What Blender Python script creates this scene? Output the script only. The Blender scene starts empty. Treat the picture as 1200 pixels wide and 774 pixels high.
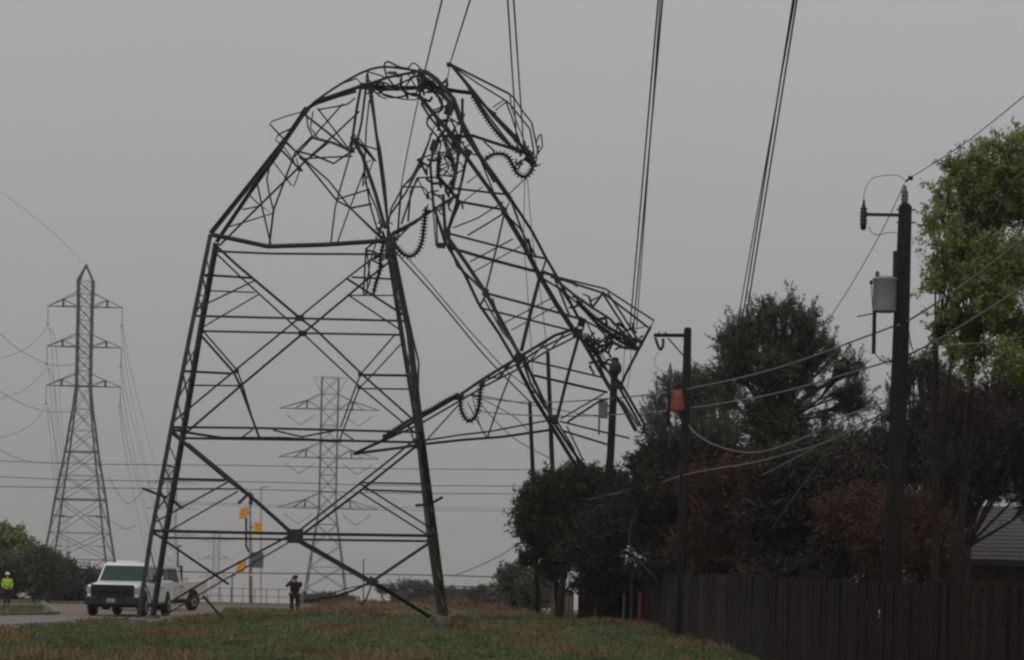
import bpy, bmesh, math, random
import numpy as np
from mathutils import Vector, Matrix
R = random.Random(7)
sc = bpy.context.scene
C = sc.collection
rad = math.radians

# ------------------------------------------------------------------ camera
FPX = 3000.0            # focal length in pixels of a 1200 px wide picture (90 mm on 36 mm)
ROLL = 1.3              # the camera was held slightly rolled
cr, sr = math.cos(rad(ROLL)), math.sin(rad(ROLL))
CAMZ = 1.6
cd = bpy.data.cameras.new('camera')
cd.lens = 90; cd.sensor_width = 36; cd.sensor_fit = 'HORIZONTAL'
cd.shift_y = 298.0 / 1200.0
cd.clip_start = 0.5; cd.clip_end = 12000
cam = bpy.data.objects.new('camera', cd); C.objects.link(cam)
m = Matrix(((cr, -sr, 0, 0), (0, 0, -1, 0), (sr, cr, 0, CAMZ), (0, 0, 0, 1)))
cam.matrix_world = m
sc.camera = cam

# ------------------------------------------------------------------ world, sun, exposure
SUN_EL, SUN_ROT = 38, 200
w = bpy.data.worlds.new('World'); sc.world = w; w.use_nodes = True
nt = w.node_tree; nt.nodes.clear()
sky = nt.nodes.new('ShaderNodeTexSky'); sky.sky_type = 'NISHITA'; sky.sun_disc = False
sky.sun_elevation = rad(SUN_EL); sky.sun_rotation = rad(SUN_ROT); sky.dust_density = 4; sky.air_density = 1.2
hs = nt.nodes.new('ShaderNodeHueSaturation'); hs.inputs['Saturation'].default_value = 0.12
nt.links.new(sky.outputs[0], hs.inputs['Color'])
# an even overcast deck in front of the blue sky, slightly mottled
tc = nt.nodes.new('ShaderNodeTexCoord')
ns = nt.nodes.new('ShaderNodeTexNoise'); ns.inputs['Scale'].default_value = 3.0; ns.inputs['Detail'].default_value = 3
nt.links.new(tc.outputs['Generated'], ns.inputs['Vector'])
rp = nt.nodes.new('ShaderNodeValToRGB')
# overcast decks are darkest at the horizon and level off higher up
ramp = ((0.0, (3.45, 3.26, 3.36, 1)), (.10, (3.85, 3.73, 3.84, 1)), (.23, (4.45, 4.40, 4.58, 1)), (.5, (5.2, 5.15, 5.35, 1)), (1.0, (6.4, 6.35, 6.6, 1)))
for pos, col in ramp[1:-1]: rp.color_ramp.elements.new(pos)
for k, (pos, col) in enumerate(ramp):
    rp.color_ramp.elements[k].position = pos; rp.color_ramp.elements[k].color = col
sx = nt.nodes.new('ShaderNodeSeparateXYZ'); nt.links.new(tc.outputs['Generated'], sx.inputs[0])
ma = nt.nodes.new('ShaderNodeMath'); ma.operation = 'MULTIPLY_ADD'; ma.inputs[1].default_value = .08
nt.links.new(ns.outputs['Fac'], ma.inputs[0]); nt.links.new(sx.outputs['Z'], ma.inputs[2])
mb_ = nt.nodes.new('ShaderNodeMath'); mb_.operation = 'SUBTRACT'; mb_.inputs[1].default_value = .04
nt.links.new(ma.outputs[0], mb_.inputs[0]); nt.links.new(mb_.outputs[0], rp.inputs['Fac'])
mx = nt.nodes.new('ShaderNodeMix'); mx.data_type = 'RGBA'; mx.inputs['Factor'].default_value = 0.88
nt.links.new(hs.outputs[0], mx.inputs['A']); nt.links.new(rp.outputs[0], mx.inputs['B'])
bg = nt.nodes.new('ShaderNodeBackground'); bg.inputs['Strength'].default_value = 0.1
nt.links.new(mx.outputs['Result'], bg.inputs['Color'])
wo = nt.nodes.new('ShaderNodeOutputWorld'); nt.links.new(bg.outputs[0], wo.inputs['Surface'])
sd = bpy.data.lights.new('sun', 'SUN'); sd.energy = 0.5; sd.angle = rad(25); sd.color = (1, .97, .93)
so = bpy.data.objects.new('sun', sd); C.objects.link(so)
sundir = Vector((math.sin(rad(SUN_ROT)) * math.cos(rad(SUN_EL)), math.cos(rad(SUN_ROT)) * math.cos(rad(SUN_EL)), math.sin(rad(SUN_EL))))
so.rotation_euler = sundir.to_track_quat('Z', 'Y').to_euler(); so.location = (0, 0, 50)
sc.view_settings.view_transform = 'Standard'; sc.view_settings.look = 'None'
sc.view_settings.exposure = -0.1; sc.view_settings.gamma = 1
sc.cycles.volume_bounces = 3
sc.cycles.max_bounces = 5; sc.cycles.diffuse_bounces = 3; sc.cycles.transparent_max_bounces = 8
sc.cycles.filter_width = 2.4
sc.cycles.use_denoising = True

# ------------------------------------------------------------------ helpers
def P(px, py, Y):
    dx, dy = px - 600.0, 685.0 - py
    return Vector(((dx * cr - dy * sr) / FPX * Y, Y, CAMZ + (dx * sr + dy * cr) / FPX * Y))
def smooth(a, b, t):
    t = min(1, max(0, (t - a) / (b - a))); return t * t * (3 - 2 * t)
def gz(x, y):
    """height of the ground"""
    z = 0.0
    # grass berm behind the tower, from the drive to the trees
    b = smooth(-10.5, -6.5, x) * (1 - smooth(9, 16, x))
    z += 0.72 * b * math.exp(-((y - 113.0 - .15 * x) / 9.0) ** 2) * (1 - .75 * smooth(-3.5, 3, x))
    z += 0.25 * b * math.exp(-((y - 96.0) / 8.0) ** 2)
    z += .05 * math.sin(x * .7 + y * .13) * b
    z += -.22 * smooth(-14, -26, -abs(x)) * 0
    f = 1.6 - 0.0095 * y
    if y > 130: z = z * (1 - smooth(130, 165, y)) + min(f, 0) * smooth(150, 175, y)
    if x < -22 and y > 120: z -= .2 * smooth(120, 135, y) * smooth(22, 26, -x) * (1 - smooth(150, 170, y))
    return z
def G(px, Y, lift=0.0):
    """ground point seen at picture column px, distance Y"""
    z = 0
    for _ in range(3):
        dx = px - 600.0; Z = (z - CAMZ) / Y * FPX
        dy = (Z - dx * sr) / cr
        x = (dx * cr - dy * sr) / FPX * Y
        z = gz(x, Y)
    return Vector((x, Y, z + lift))
def GP(px, py, lift=0.0):
    """point on flat ground (z=0) seen at pixel px,py"""
    dx, dy = px - 600.0, 685.0 - py
    k = (dx * sr + dy * cr)
    Y = -CAMZ * FPX / k
    return Vector(((dx * cr - dy * sr) / FPX * Y, Y, lift))

def mat(name, col, rough=.7, metal=0, noise=0, scale=8, col2=None, bump=0, spec=.25, coords='Object', detail=5, stretch=None):
    M = bpy.data.materials.new(name); M.use_nodes = True
    n = M.node_tree.nodes; l = M.node_tree.links; b = n['Principled BSDF']
    b.inputs['Base Color'].default_value = (*col, 1); b.inputs['Roughness'].default_value = rough
    b.inputs['Metallic'].default_value = metal
    if spec is not None: b.inputs['Specular IOR Level'].default_value = spec
    if noise or col2 or bump:
        t = n.new('ShaderNodeTexCoord'); nz = n.new('ShaderNodeTexNoise')
        nz.inputs['Scale'].default_value = scale; nz.inputs['Detail'].default_value = detail
        if stretch:
            mp = n.new('ShaderNodeMapping'); mp.inputs['Scale'].default_value = stretch
            l.new(t.outputs[coords], mp.inputs[0]); l.new(mp.outputs[0], nz.inputs['Vector'])
        else: l.new(t.outputs[coords], nz.inputs['Vector'])
        r = n.new('ShaderNodeValToRGB')
        c2 = col2 or tuple(min(1, c * (1 + noise)) for c in col)
        c1 = col if col2 else tuple(c * (1 - noise) for c in col)
        r.color_ramp.elements[0].position = .35; r.color_ramp.elements[0].color = (*c1, 1)
        r.color_ramp.elements[1].position = .65; r.color_ramp.elements[1].color = (*c2, 1)
        l.new(nz.outputs['Fac'], r.inputs['Fac']); l.new(r.outputs[0], b.inputs['Base Color'])
        if bump:
            bp = n.new('ShaderNodeBump'); bp.inputs['Strength'].default_value = bump; bp.inputs['Distance'].default_value = .02
            l.new(nz.outputs['Fac'], bp.inputs['Height']); l.new(bp.outputs[0], b.inputs['Normal'])
    return M
M = {}
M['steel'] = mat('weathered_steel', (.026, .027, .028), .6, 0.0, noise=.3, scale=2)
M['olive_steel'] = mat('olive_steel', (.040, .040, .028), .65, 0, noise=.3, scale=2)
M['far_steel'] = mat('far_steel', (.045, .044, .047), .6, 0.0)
M['porcelain'] = mat('porcelain', (.022, .018, .017), .35)
M['cable'] = mat('cable', (.05, .05, .052), .55)
M['pale_cable'] = mat('pale_cable', (.19, .19, .185), .6)
M['creosote'] = mat('creosote_wood', (.013, .010, .009), .9, noise=.5, scale=3, stretch=(8, 8, .6), bump=.4)
M['concrete'] = mat('concrete', (.11, .10, .085), .9, noise=.25, scale=4, bump=.3)
M['grey_paint'] = mat('grey_paint', (.25, .26, .26), .5, noise=.12, scale=3)
M['dark_metal'] = mat('dark_metal', (.02, .02, .022), .5)
M['white_paint'] = mat('white_paint', (.84, .84, .84), .28, noise=.06, scale=1.5)
M['cream_paint'] = mat('warm_white_paint', (.62, .59, .54), .35, noise=.1, scale=1.5)  # even cream white coat, faintly mottled
M['black_plastic'] = mat('black_plastic', (.012, .012, .013), .6)
M['glass'] = mat('dark_glass', (.035, .06, .058), .12)
M['rubber'] = mat('rubber', (.012, .012, .012), .85)
M['rim'] = mat('rim', (.28, .28, .3), .4, .6)
M['lamp'] = mat('lamp_glass', (.35, .35, .33), .15)
M['chrome'] = mat('chrome', (.1, .1, .1), .4, .5)
M['yellow'] = mat('signal_yellow', (.85, .40, .03), .5, noise=.15, scale=5)
M['sign_back'] = mat('sign_back', (.10, .11, .09), .6)
M['red_guard'] = mat('orange_red_guard', (.20, .055, .03), .55, noise=.2, scale=6)
M['grey_glaze'] = mat('grey_glaze', (.10, .11, .13), .35)
M['hivis'] = mat('hivis', (.35, .62, .03), .7)
M['reflective'] = mat('reflective', (.25, .3, .28), .5)
M['white_hat'] = mat('white_hat', (.7, .7, .7), .4)
M['navy'] = mat('navy_cloth', (.015, .018, .03), .9)
M['black_cloth'] = mat('black_cloth', (.012, .012, .012), .9)
M['grey_cloth'] = mat('grey_cloth', (.06, .06, .065), .9)
M['dark_trouser'] = mat('dark_trouser', (.022, .022, .026), .9)
M['skin'] = mat('skin', (.30, .17, .12), .6)
M['hair'] = mat('hair', (.02, .014, .01), .8)
M['roof'] = mat('roof_shingle', (.10, .092, .09), .9, noise=.25, scale=5)
M['brick_wall'] = mat('dark_brick', (.10, .06, .05), .9, noise=.3, scale=6)
M['pale_wall'] = mat('pale_siding', (.12, .10, .085), .85, noise=.15, scale=3)
M['fascia'] = mat('fascia', (.09, .10, .11), .7)
M['orange_post'] = mat('orange_post', (.14, .04, .01), .7)
M['pave'] = mat('pavement', (.24, .175, .145), .92, col2=(.18, .14, .12), scale=.7, bump=.2)
M['walk'] = mat('footpath', (.22, .20, .18), .92, noise=.18, scale=.9)
M['kerb'] = mat('kerb_concrete', (.24, .22, .19), .9, noise=.2, scale=3)
M['bark'] = mat('bark', (.022, .017, .014), .9, noise=.4, scale=5, stretch=(4, 4, .8), bump=.5)

def leafmat(name, c1, c2, c3, scale=1.2, trans=0):
    Mt = bpy.data.materials.new(name); Mt.use_nodes = True
    n = Mt.node_tree.nodes; l = Mt.node_tree.links; b = n['Principled BSDF']
    b.inputs['Roughness'].default_value = .65; b.inputs['Specular IOR Level'].default_value = .25
    g = n.new('ShaderNodeNewGeometry'); t = n.new('ShaderNodeTexCoord'); nz = n.new('ShaderNodeTexNoise')
    nz.inputs['Scale'].default_value = scale; nz.inputs['Detail'].default_value = 3
    l.new(t.outputs['Object'], nz.inputs['Vector'])
    a = n.new('ShaderNodeMath'); a.operation = 'MULTIPLY_ADD'; a.inputs[1].default_value = .45; 
    l.new(g.outputs['Random Per Island'], a.inputs[0]); l.new(nz.outputs['Fac'], a.inputs[2])
    r = n.new('ShaderNodeValToRGB'); e = r.color_ramp.elements
    e[0].position = .4; e[0].color = (*c1, 1); e[1].position = 1.0; e[1].color = (*c3, 1)
    m_ = e.new(.7); m_.color = (*c2, 1)
    l.new(a.outputs[0], r.inputs['Fac']); l.new(r.outputs[0], b.inputs['Base Color'])
    if trans:
        tr_ = n.new('ShaderNodeBsdfTranslucent'); mxs = n.new('ShaderNodeMixShader'); mxs.inputs[0].default_value = trans
        l.new(r.outputs[0], tr_.inputs['Color']); l.new(b.outputs[0], mxs.inputs[1]); l.new(tr_.outputs[0], mxs.inputs[2])
        l.new(mxs.outputs[0], n['Material Output'].inputs['Surface'])
    return Mt
M['l_ever'] = leafmat('evergreen_leaf', (.016, .026, .012), (.026, .040, .018), (.045, .062, .028))
M['l_dark'] = leafmat('dark_leaf', (.023, .018, .014), (.036, .029, .022), (.060, .049, .036))
M['l_green'] = leafmat('spring_leaf', (.13, .165, .045), (.25, .30, .09), (.38, .42, .16), .8, .45)
M['l_olive'] = leafmat('olive_leaf', (.040, .037, .027), (.08, .074, .050), (.13, .12, .075))
M['l_red'] = leafmat('brown_leaf', (.045, .022, .018), (.075, .038, .030), (.10, .056, .044))
M['l_left'] = leafmat('hazed_left_leaf', (.09, .12, .045), (.15, .19, .07), (.21, .25, .11), .5)  # leaf greens lightened so extra haze is painted into the colour
M['l_hedge'] = leafmat('hazed_hedge_leaf', (.062, .054, .044), (.085, .075, .06), (.115, .105, .078), .6)  # tones lifted in the colour itself to make the hedge look hazier
M['l_far'] = leafmat('far_scrub_leaf', (.045, .043, .038), (.07, .065, .052), (.10, .09, .07), .4)
M['twig'] = mat('twig', (.075, .048, .042), .9)
M['twig_dark'] = mat('dark_twig', (.032, .025, .022), .9)
M['twig_pale'] = mat('pale_twig', (.10, .09, .085), .9)
FW = [mat('fence_wood_%s' % k, c, .9, noise=.35, scale=4, stretch=(6, 6, .7)) for k, c in
      (('a', (.011, .0068, .0058)), ('b', (.015, .0085, .007)), ('c', (.009, .006, .005)))]
M['fence_pale'] = mat('fence_weathered_board', (.040, .035, .031), .9, noise=.3, scale=4, stretch=(6, 6, .7))

def mesh_obj(name, verts, faces, material, parent=None):
    me = bpy.data.meshes.new(name); me.from_pydata([tuple(v) for v in verts], [], faces); me.update()
    if material: me.materials.append(material)
    o = bpy.data.objects.new(name, me); C.objects.link(o)
    if parent: o.parent = parent; o.matrix_parent_inverse = parent.matrix_basis.inverted()
    return o
def np_obj(name, V, F, material, parent=None, mats=None, mi=None):
    """fast build from numpy: V (n,3), F (m,k) equal sized faces"""
    me = bpy.data.meshes.new(name); m_, k = F.shape
    me.vertices.add(len(V)); me.vertices.foreach_set('co', V.astype(np.float32).ravel())
    me.loops.add(m_ * k); me.loops.foreach_set('vertex_index', F.astype(np.int32).ravel())
    me.polygons.add(m_); me.polygons.foreach_set('loop_start', (np.arange(m_) * k).astype(np.int32))
    me.polygons.foreach_set('loop_total', np.full(m_, k, np.int32))
    for mm in (mats or [material]): me.materials.append(mm)
    if mi is not None: me.polygons.foreach_set('material_index', mi.astype(np.int32))
    me.update(calc_edges=True)
    o = bpy.data.objects.new(name, me); C.objects.link(o)
    if parent: o.parent = parent; o.matrix_parent_inverse = parent.matrix_basis.inverted()
    return o
def tag(o, label=None, cat=None, group=None, kind=None):
    if label: o['label'] = label
    if cat: o['category'] = cat
    if group: o['group'] = group
    if kind: o['kind'] = kind
    return o
def thing(name, loc, label, cat, group=None, rz=0):
    o = bpy.data.objects.new(name, None); C.objects.link(o); o.empty_display_size = .2
    o.location = loc; o.rotation_euler = (0, 0, rz)
    o.matrix_basis = Matrix.Translation(loc) @ Matrix.Rotation(rz, 4, 'Z')
    return tag(o, label, cat, group)

class MB:
    """collects shapes for ONE mesh"""
    def __init__(s): s.v = []; s.f = []
    def add(s, vs, fs):
        n = len(s.v); s.v += [Vector(v) for v in vs]; s.f += [tuple(i + n for i in f) for f in fs]; return s
    def box(s, c, d, rz=0, rx=0, ry=0, taper=1):
        c = Vector(c); d = Vector(d) / 2
        rot = Matrix.Rotation(rz, 3, 'Z') @ Matrix.Rotation(ry, 3, 'Y') @ Matrix.Rotation(rx, 3, 'X')
        vs = []
        for z in (-1, 1):
            t = taper if z > 0 else 1
            for x, y in ((-1, -1), (1, -1), (1, 1), (-1, 1)): vs.append(c + rot @ Vector((x * d.x * t, y * d.y * t, z * d.z)))
        return s.add(vs, [(3, 2, 1, 0), (4, 5, 6, 7), (0, 1, 5, 4), (1, 2, 6, 5), (2, 3, 7, 6), (3, 0, 4, 7)])
    def sweep(s, pts, prof, up=None, cap=True, scale=None):
        """prof: list of 2D points; pts: path"""
        pts = [Vector(p) for p in pts]; n = len(pts); k = len(prof)
        t0 = (pts[1] - pts[0]).normalized()
        u = Vector(up) if up else (Vector((0, 0, 1)) if abs(t0.z) < .9 else Vector((0, 1, 0)))
        base = len(s.v)
        for i, p in enumerate(pts):
            a = pts[max(0, i - 1)]; b = pts[min(n - 1, i + 1)]
            t = (b - a)
            t = t.normalized() if t.length > 1e-9 else t0
            sd_ = t.cross(u)
            if sd_.length < 1e-3: sd_ = t.cross(Vector((1, .3, .2)))
            sd_.normalize(); up2 = sd_.cross(t).normalized(); u = up2
            q = scale[i] if scale else 1
            for (x, y) in prof: s.v.append(p + sd_ * x * q + up2 * y * q)
        for i in range(n - 1):
            for j in range(k):
                j2 = (j + 1) % k
                s.f.append((base + i * k + j, base + i * k + j2, base + (i + 1) * k + j2, base + (i + 1) * k + j))
        if cap:
            s.f.append(tuple(base + j for j in reversed(range(k)))); s.f.append(tuple(base + (n - 1) * k + j for j in range(k)))
        return s
    def tube(s, pts, r, k=6, scale=None, cap=True):
        prof = [(r * math.cos(2 * math.pi * j / k), r * math.sin(2 * math.pi * j / k)) for j in range(k)]
        return s.sweep(pts, prof, scale=scale, cap=cap)
    def angle(s, pts, w_, rot=0, t=None):
        t = t or w_ * .16
        c, d = math.cos(rot), math.sin(rot)
        raw = [(0, 0), (w_, 0), (w_, t), (t, t), (t, w_), (0, w_)]
        prof = [((x - w_ * .3) * c - (y - w_ * .3) * d, (x - w_ * .3) * d + (y - w_ * .3) * c) for x, y in raw]
        return s.sweep(pts, prof)
    def lathe(s, prof, c=(0, 0, 0), k=12, mtx=None):
        c = Vector(c); base = len(s.v)
        for (r, z) in prof:
            for j in range(k):
                a = 2 * math.pi * j / k; v = Vector((r * math.cos(a), r * math.sin(a), z))
                if mtx: v = mtx @ v
                s.v.append(c + v)
        for i in range(len(prof) - 1):
            for j in range(k):
                j2 = (j + 1) % k
                s.f.append((base + i * k + j, base + i * k + j2, base + (i + 1) * k + j2, base + (i + 1) * k + j))
        s.f.append(tuple(base + j for j in reversed(range(k)))); s.f.append(tuple(base + (len(prof) - 1) * k + j for j in range(k)))
        return s
    def build(s, name, material, parent=None, smooth_=False):
        o = mesh_obj(name, s.v, s.f, material, parent)
        if smooth_:
            for p in o.data.polygons: p.use_smooth = True
        return o
def bevel(o, wd, seg=2):
    bm = bmesh.new(); bm.from_mesh(o.data)
    bmesh.ops.remove_doubles(bm, verts=bm.verts, dist=1e-5)
    es = [e for e in bm.edges if len(e.link_faces) == 2 and e.calc_face_angle(0) > .5]
    bmesh.ops.bevel(bm, geom=es, offset=wd, segments=seg, affect='EDGES', profile=.6)
    bm.to_mesh(o.data); bm.free(); return o
def catmull(pts, n=6):
    pts = [Vector(p) for p in pts]
    if len(pts) < 3: return pts
    out = []
    for i in range(len(pts) - 1):
        p0 = pts[max(0, i - 1)]; p1 = pts[i]; p2 = pts[i + 1]; p3 = pts[min(len(pts) - 1, i + 2)]
        for k in range(n):
            t = k / n
            out.append(.5 * ((2 * p1) + (p2 - p0) * t + (2 * p0 - 5 * p1 + 4 * p2 - p3) * t * t + (3 * p1 - p0 - 3 * p2 + p3) * t ** 3))
    out.append(pts[-1]); return out

#=== GROUND
def ground():
    xs = list(np.concatenate([np.linspace(-2500, -60, 12), np.linspace(-50, -32, 6), np.arange(-30, 30.1, .75), np.linspace(32, 50, 6), np.linspace(60, 2500, 12)]))
    ys = list(np.concatenate([np.linspace(-60, 40, 8), np.arange(44, 180, 1.0), np.linspace(185, 400, 16), np.linspace(450, 3500, 20)]))
    V = [(x, y, gz(x, y)) for y in ys for x in xs]; nx = len(xs)
    F = [(j * nx + i, j * nx + i + 1, (j + 1) * nx + i + 1, (j + 1) * nx + i) for j in range(len(ys) - 1) for i in range(nx - 1)]
    Mt = bpy.data.materials.new('grass_ground'); Mt.use_nodes = True
    n = Mt.node_tree.nodes; l = Mt.node_tree.links; b = n['Principled BSDF']; b.inputs['Roughness'].default_value = .95
    t = n.new('ShaderNodeTexCoord')
    def nz(scale, det, st=None):
        q = n.new('ShaderNodeTexNoise'); q.inputs['Scale'].default_value = scale; q.inputs['Detail'].default_value = det
        mp = n.new('ShaderNodeMapping'); mp.inputs['Scale'].default_value = st or (1, 1, 1)
        l.new(t.outputs['Object'], mp.inputs[0]); l.new(mp.outputs[0], q.inputs['Vector']); return q
    a = nz(.35, 5, (1, .45, 1)); c = nz(6, 4, (1, .5, 1))
    r = n.new('ShaderNodeValToRGB'); e = r.color_ramp.elements
    e[0].position = .38; e[0].color = (.078, .112, .036, 1); e[1].position = .62; e[1].color = (.145, .098, .052, 1)
    q = e.new(.5); q.color = (.125, .112, .046, 1)
    l.new(a.outputs['Fac'], r.inputs['Fac'])
    m2 = n.new('ShaderNodeMix'); m2.data_type = 'RGBA'; m2.blend_type = 'MULTIPLY'; m2.inputs['Factor'].default_value = .8
    r2 = n.new('ShaderNodeValToRGB'); r2.color_ramp.elements[0].color = (.45, .45, .45, 1); r2.color_ramp.elements[0].position = .3
    r2.color_ramp.elements[1].color = (1.3, 1.3, 1.3, 1); r2.color_ramp.elements[1].position = .7
    l.new(c.outputs['Fac'], r2.inputs['Fac']); l.new(r.outputs[0], m2.inputs['A']); l.new(r2.outputs[0], m2.inputs['B'])
    l.new(m2.outputs['Result'], b.inputs['Base Color'])
    bp = n.new('ShaderNodeBump'); bp.inputs['Strength'].default_value = .8; bp.inputs['Distance'].default_value = .05
    l.new(c.outputs['Fac'], bp.inputs['Height']); l.new(bp.outputs[0], b.inputs['Normal'])
    o = mesh_obj('ground', V, F, Mt); tag(o, kind='structure')
    for p in o.data.polygons: p.use_smooth = True
    M['ground'] = Mt
ground()

def sheet(name, pxs, lift, thick, material):
    """a slab lying on the flat ground, outline given where it is seen"""
    top = [GP(x, y, lift) for x, y in pxs]; n = len(top)
    bot = [Vector((v.x, v.y, v.z - thick)) for v in top]
    return tag(mesh_obj(name, top + bot, [tuple(range(n))] + [(i, n + i, n + (i + 1) % n, (i + 1) % n) for i in range(n)], material), kind='structure')
sheet('footpath', [(-60, 738.5), (0, 737), (60, 733), (110, 729.5), (152, 724.5), (150, 720.5), (68, 721.5), (0, 722.5), (-60, 723)], .012, .06, M['walk'])
sheet('driveway', [(70, 721.3), (152, 720.3), (152, 731), (200, 730), (238, 723), (266, 716), (266, 710.3), (180, 709), (52, 708.6)], .016, .06, M['pave'])
def kerb():
    mb = MB(); prof = [(-.09, -.05), (.09, -.05), (.09, .13), (-.06, .13)]
    mb.sweep([GP(-60, 722, 0), GP(0, 721.5, 0), GP(62, 720.8, 0), GP(67, 720.0, 0), GP(62, 715.5, 0), GP(53, 710, 0), GP(49, 707.5, 0)], prof, up=(0, 0, 1))
    tag(mb.build('kerb', M['kerb']), kind='structure')
kerb()
# ------------------------------------------------------------------ grass tufts
def tufts():
    rg = np.random.default_rng(3); pts = []
    N = 62000
    Y = 43 + (rg.random(N) ** 1.25) * 92; X = (rg.random(N) - .5) * 2 * (.205 * Y + 1)
    nb = 4
    keep = np.ones(N, bool)
    for i in range(N):
        x, y = X[i], Y[i]
        px = 600 + x / y * FPX
        if px < 262 and 76 < y: # keep paving bare
            py = 685 + CAMZ / y * FPX - (600 - px) * sr
            if px < 152 and (720.5 < py < 734 - max(0, px) * .06): keep[i] = False
            if 50 < px < 262 and 708 < py < (722 if px < 150 else 734 - (px - 150) * .15): keep[i] = False
    X = X[keep]; Y = Y[keep]; N = len(X)
    Z = np.array([gz(x, y) for x, y in zip(X, Y)])
    patch = np.sin(X * .9 + Y * .31) + np.sin(X * .37 - Y * .22 + 2) + np.sin(X * 1.9 + 1.3 * np.sin(Y * .4)) * .6
    berm = np.exp(-((Y - 112 - .15 * X) / 8) ** 2) * (X > -9)
    H = (.035 + .06 * rg.random(N)) * (1 + .7 * np.clip(patch, 0, 2)) * (1 + 1.1 * berm * rg.random(N)) * (1 + .9 * (rg.random(N) > .97))
    X = np.repeat(X, nb); Y = np.repeat(Y, nb); Z = np.repeat(Z, nb); H = np.repeat(H, nb) * (.6 + .7 * rg.random(N * nb))
    dry = np.repeat(patch * .5 + berm * 1.5 + (rg.random(N) - .5) * 1.5, nb)
    n = N * nb; X = X + rg.normal(0, .06, n); Y = Y + rg.normal(0, .06, n)
    a = rg.random(n) * 6.283; wd = .012 + .016 * rg.random(n); ln = rg.normal(0, .5, (n, 2)) * H[:, None]
    V = np.zeros((n, 3, 3)); V[:, 0] = np.stack([X - np.cos(a) * wd, Y - np.sin(a) * wd, Z - .01], 1)
    V[:, 1] = np.stack([X + np.cos(a) * wd, Y + np.sin(a) * wd, Z - .01], 1)
    V[:, 2] = np.stack([X + ln[:, 0], Y + ln[:, 1], Z + H], 1)
    F = np.arange(n * 3).reshape(n, 3)
    ms = [mat('grass_green', (.082, .118, .038), .8, noise=.4, scale=.8), mat('grass_olive', (.115, .118, .052), .8, noise=.4, scale=.8), mat('grass_dry', (.22, .140, .070), .85, noise=.35, scale=.8)]
    mi = np.where(dry > .78, 2, np.where(dry > .1, 1, 0))
    o = np_obj('grass', V.reshape(-1, 3), F, None, mats=ms, mi=mi)
    tag(o, 'rough mown grass with brown dry patches in front of the towers', 'grass', kind='stuff')
tufts()

#=== COLLAPSED TOWER
def front(x, y):
    if y > 285: return 87 + (718 - y) / 435 * 1.9
    return 88.9 + min(1, (285 - y) / 170) * 1.2
def rear(x, y):
    if y > 285: return 96.2 - (718 - y) / 435 * 2.1
    return 94.1 - min(1, (285 - y) / 170) * 1.4
def depth(layer, x, y, t):
    if x > 495 and layer in 'FBM' or layer in 'fbm':      # the toppled mast, a narrower section
        f, b = 90.0, 92.8
    else: f, b = front(x, y), rear(x, y)
    l_ = layer.upper()
    if l_ == 'F': return f
    if l_ == 'B': return b
    if l_ == 'M': return (f + b) / 2
    if l_ == 'X': return f + (b - f) * t
    return b + (f - b) * t        # 'Y'
base = P(345, 722, 91.5); base.z = 0
TW = thing('collapsed_pylon', base, 'huge collapsed lattice pylon, its upper mast bent over and toppled to the right', 'pylon')
def member(name, layer, w_, pts, material=None, curve=False, rot=None):
    n = len(pts); P3 = [P(x, y, depth(layer, x, y, i / (n - 1))) for i, (x, y) in enumerate(pts)]
    if curve: P3 = catmull(P3, 5)
    mb = MB().angle(P3, w_ * (.84 if pts[0][1] > 600 and name == 'leg' else .72 if w_ < .1 else .60) , rot=R.random() * 6.28 if rot is None else rot)
    return mb.build(name, material or M['steel'], TW)
L, D_, H_, N_ = 'leg', 'diagonal_brace', 'horizontal_brace', 'bent_brace'
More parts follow.
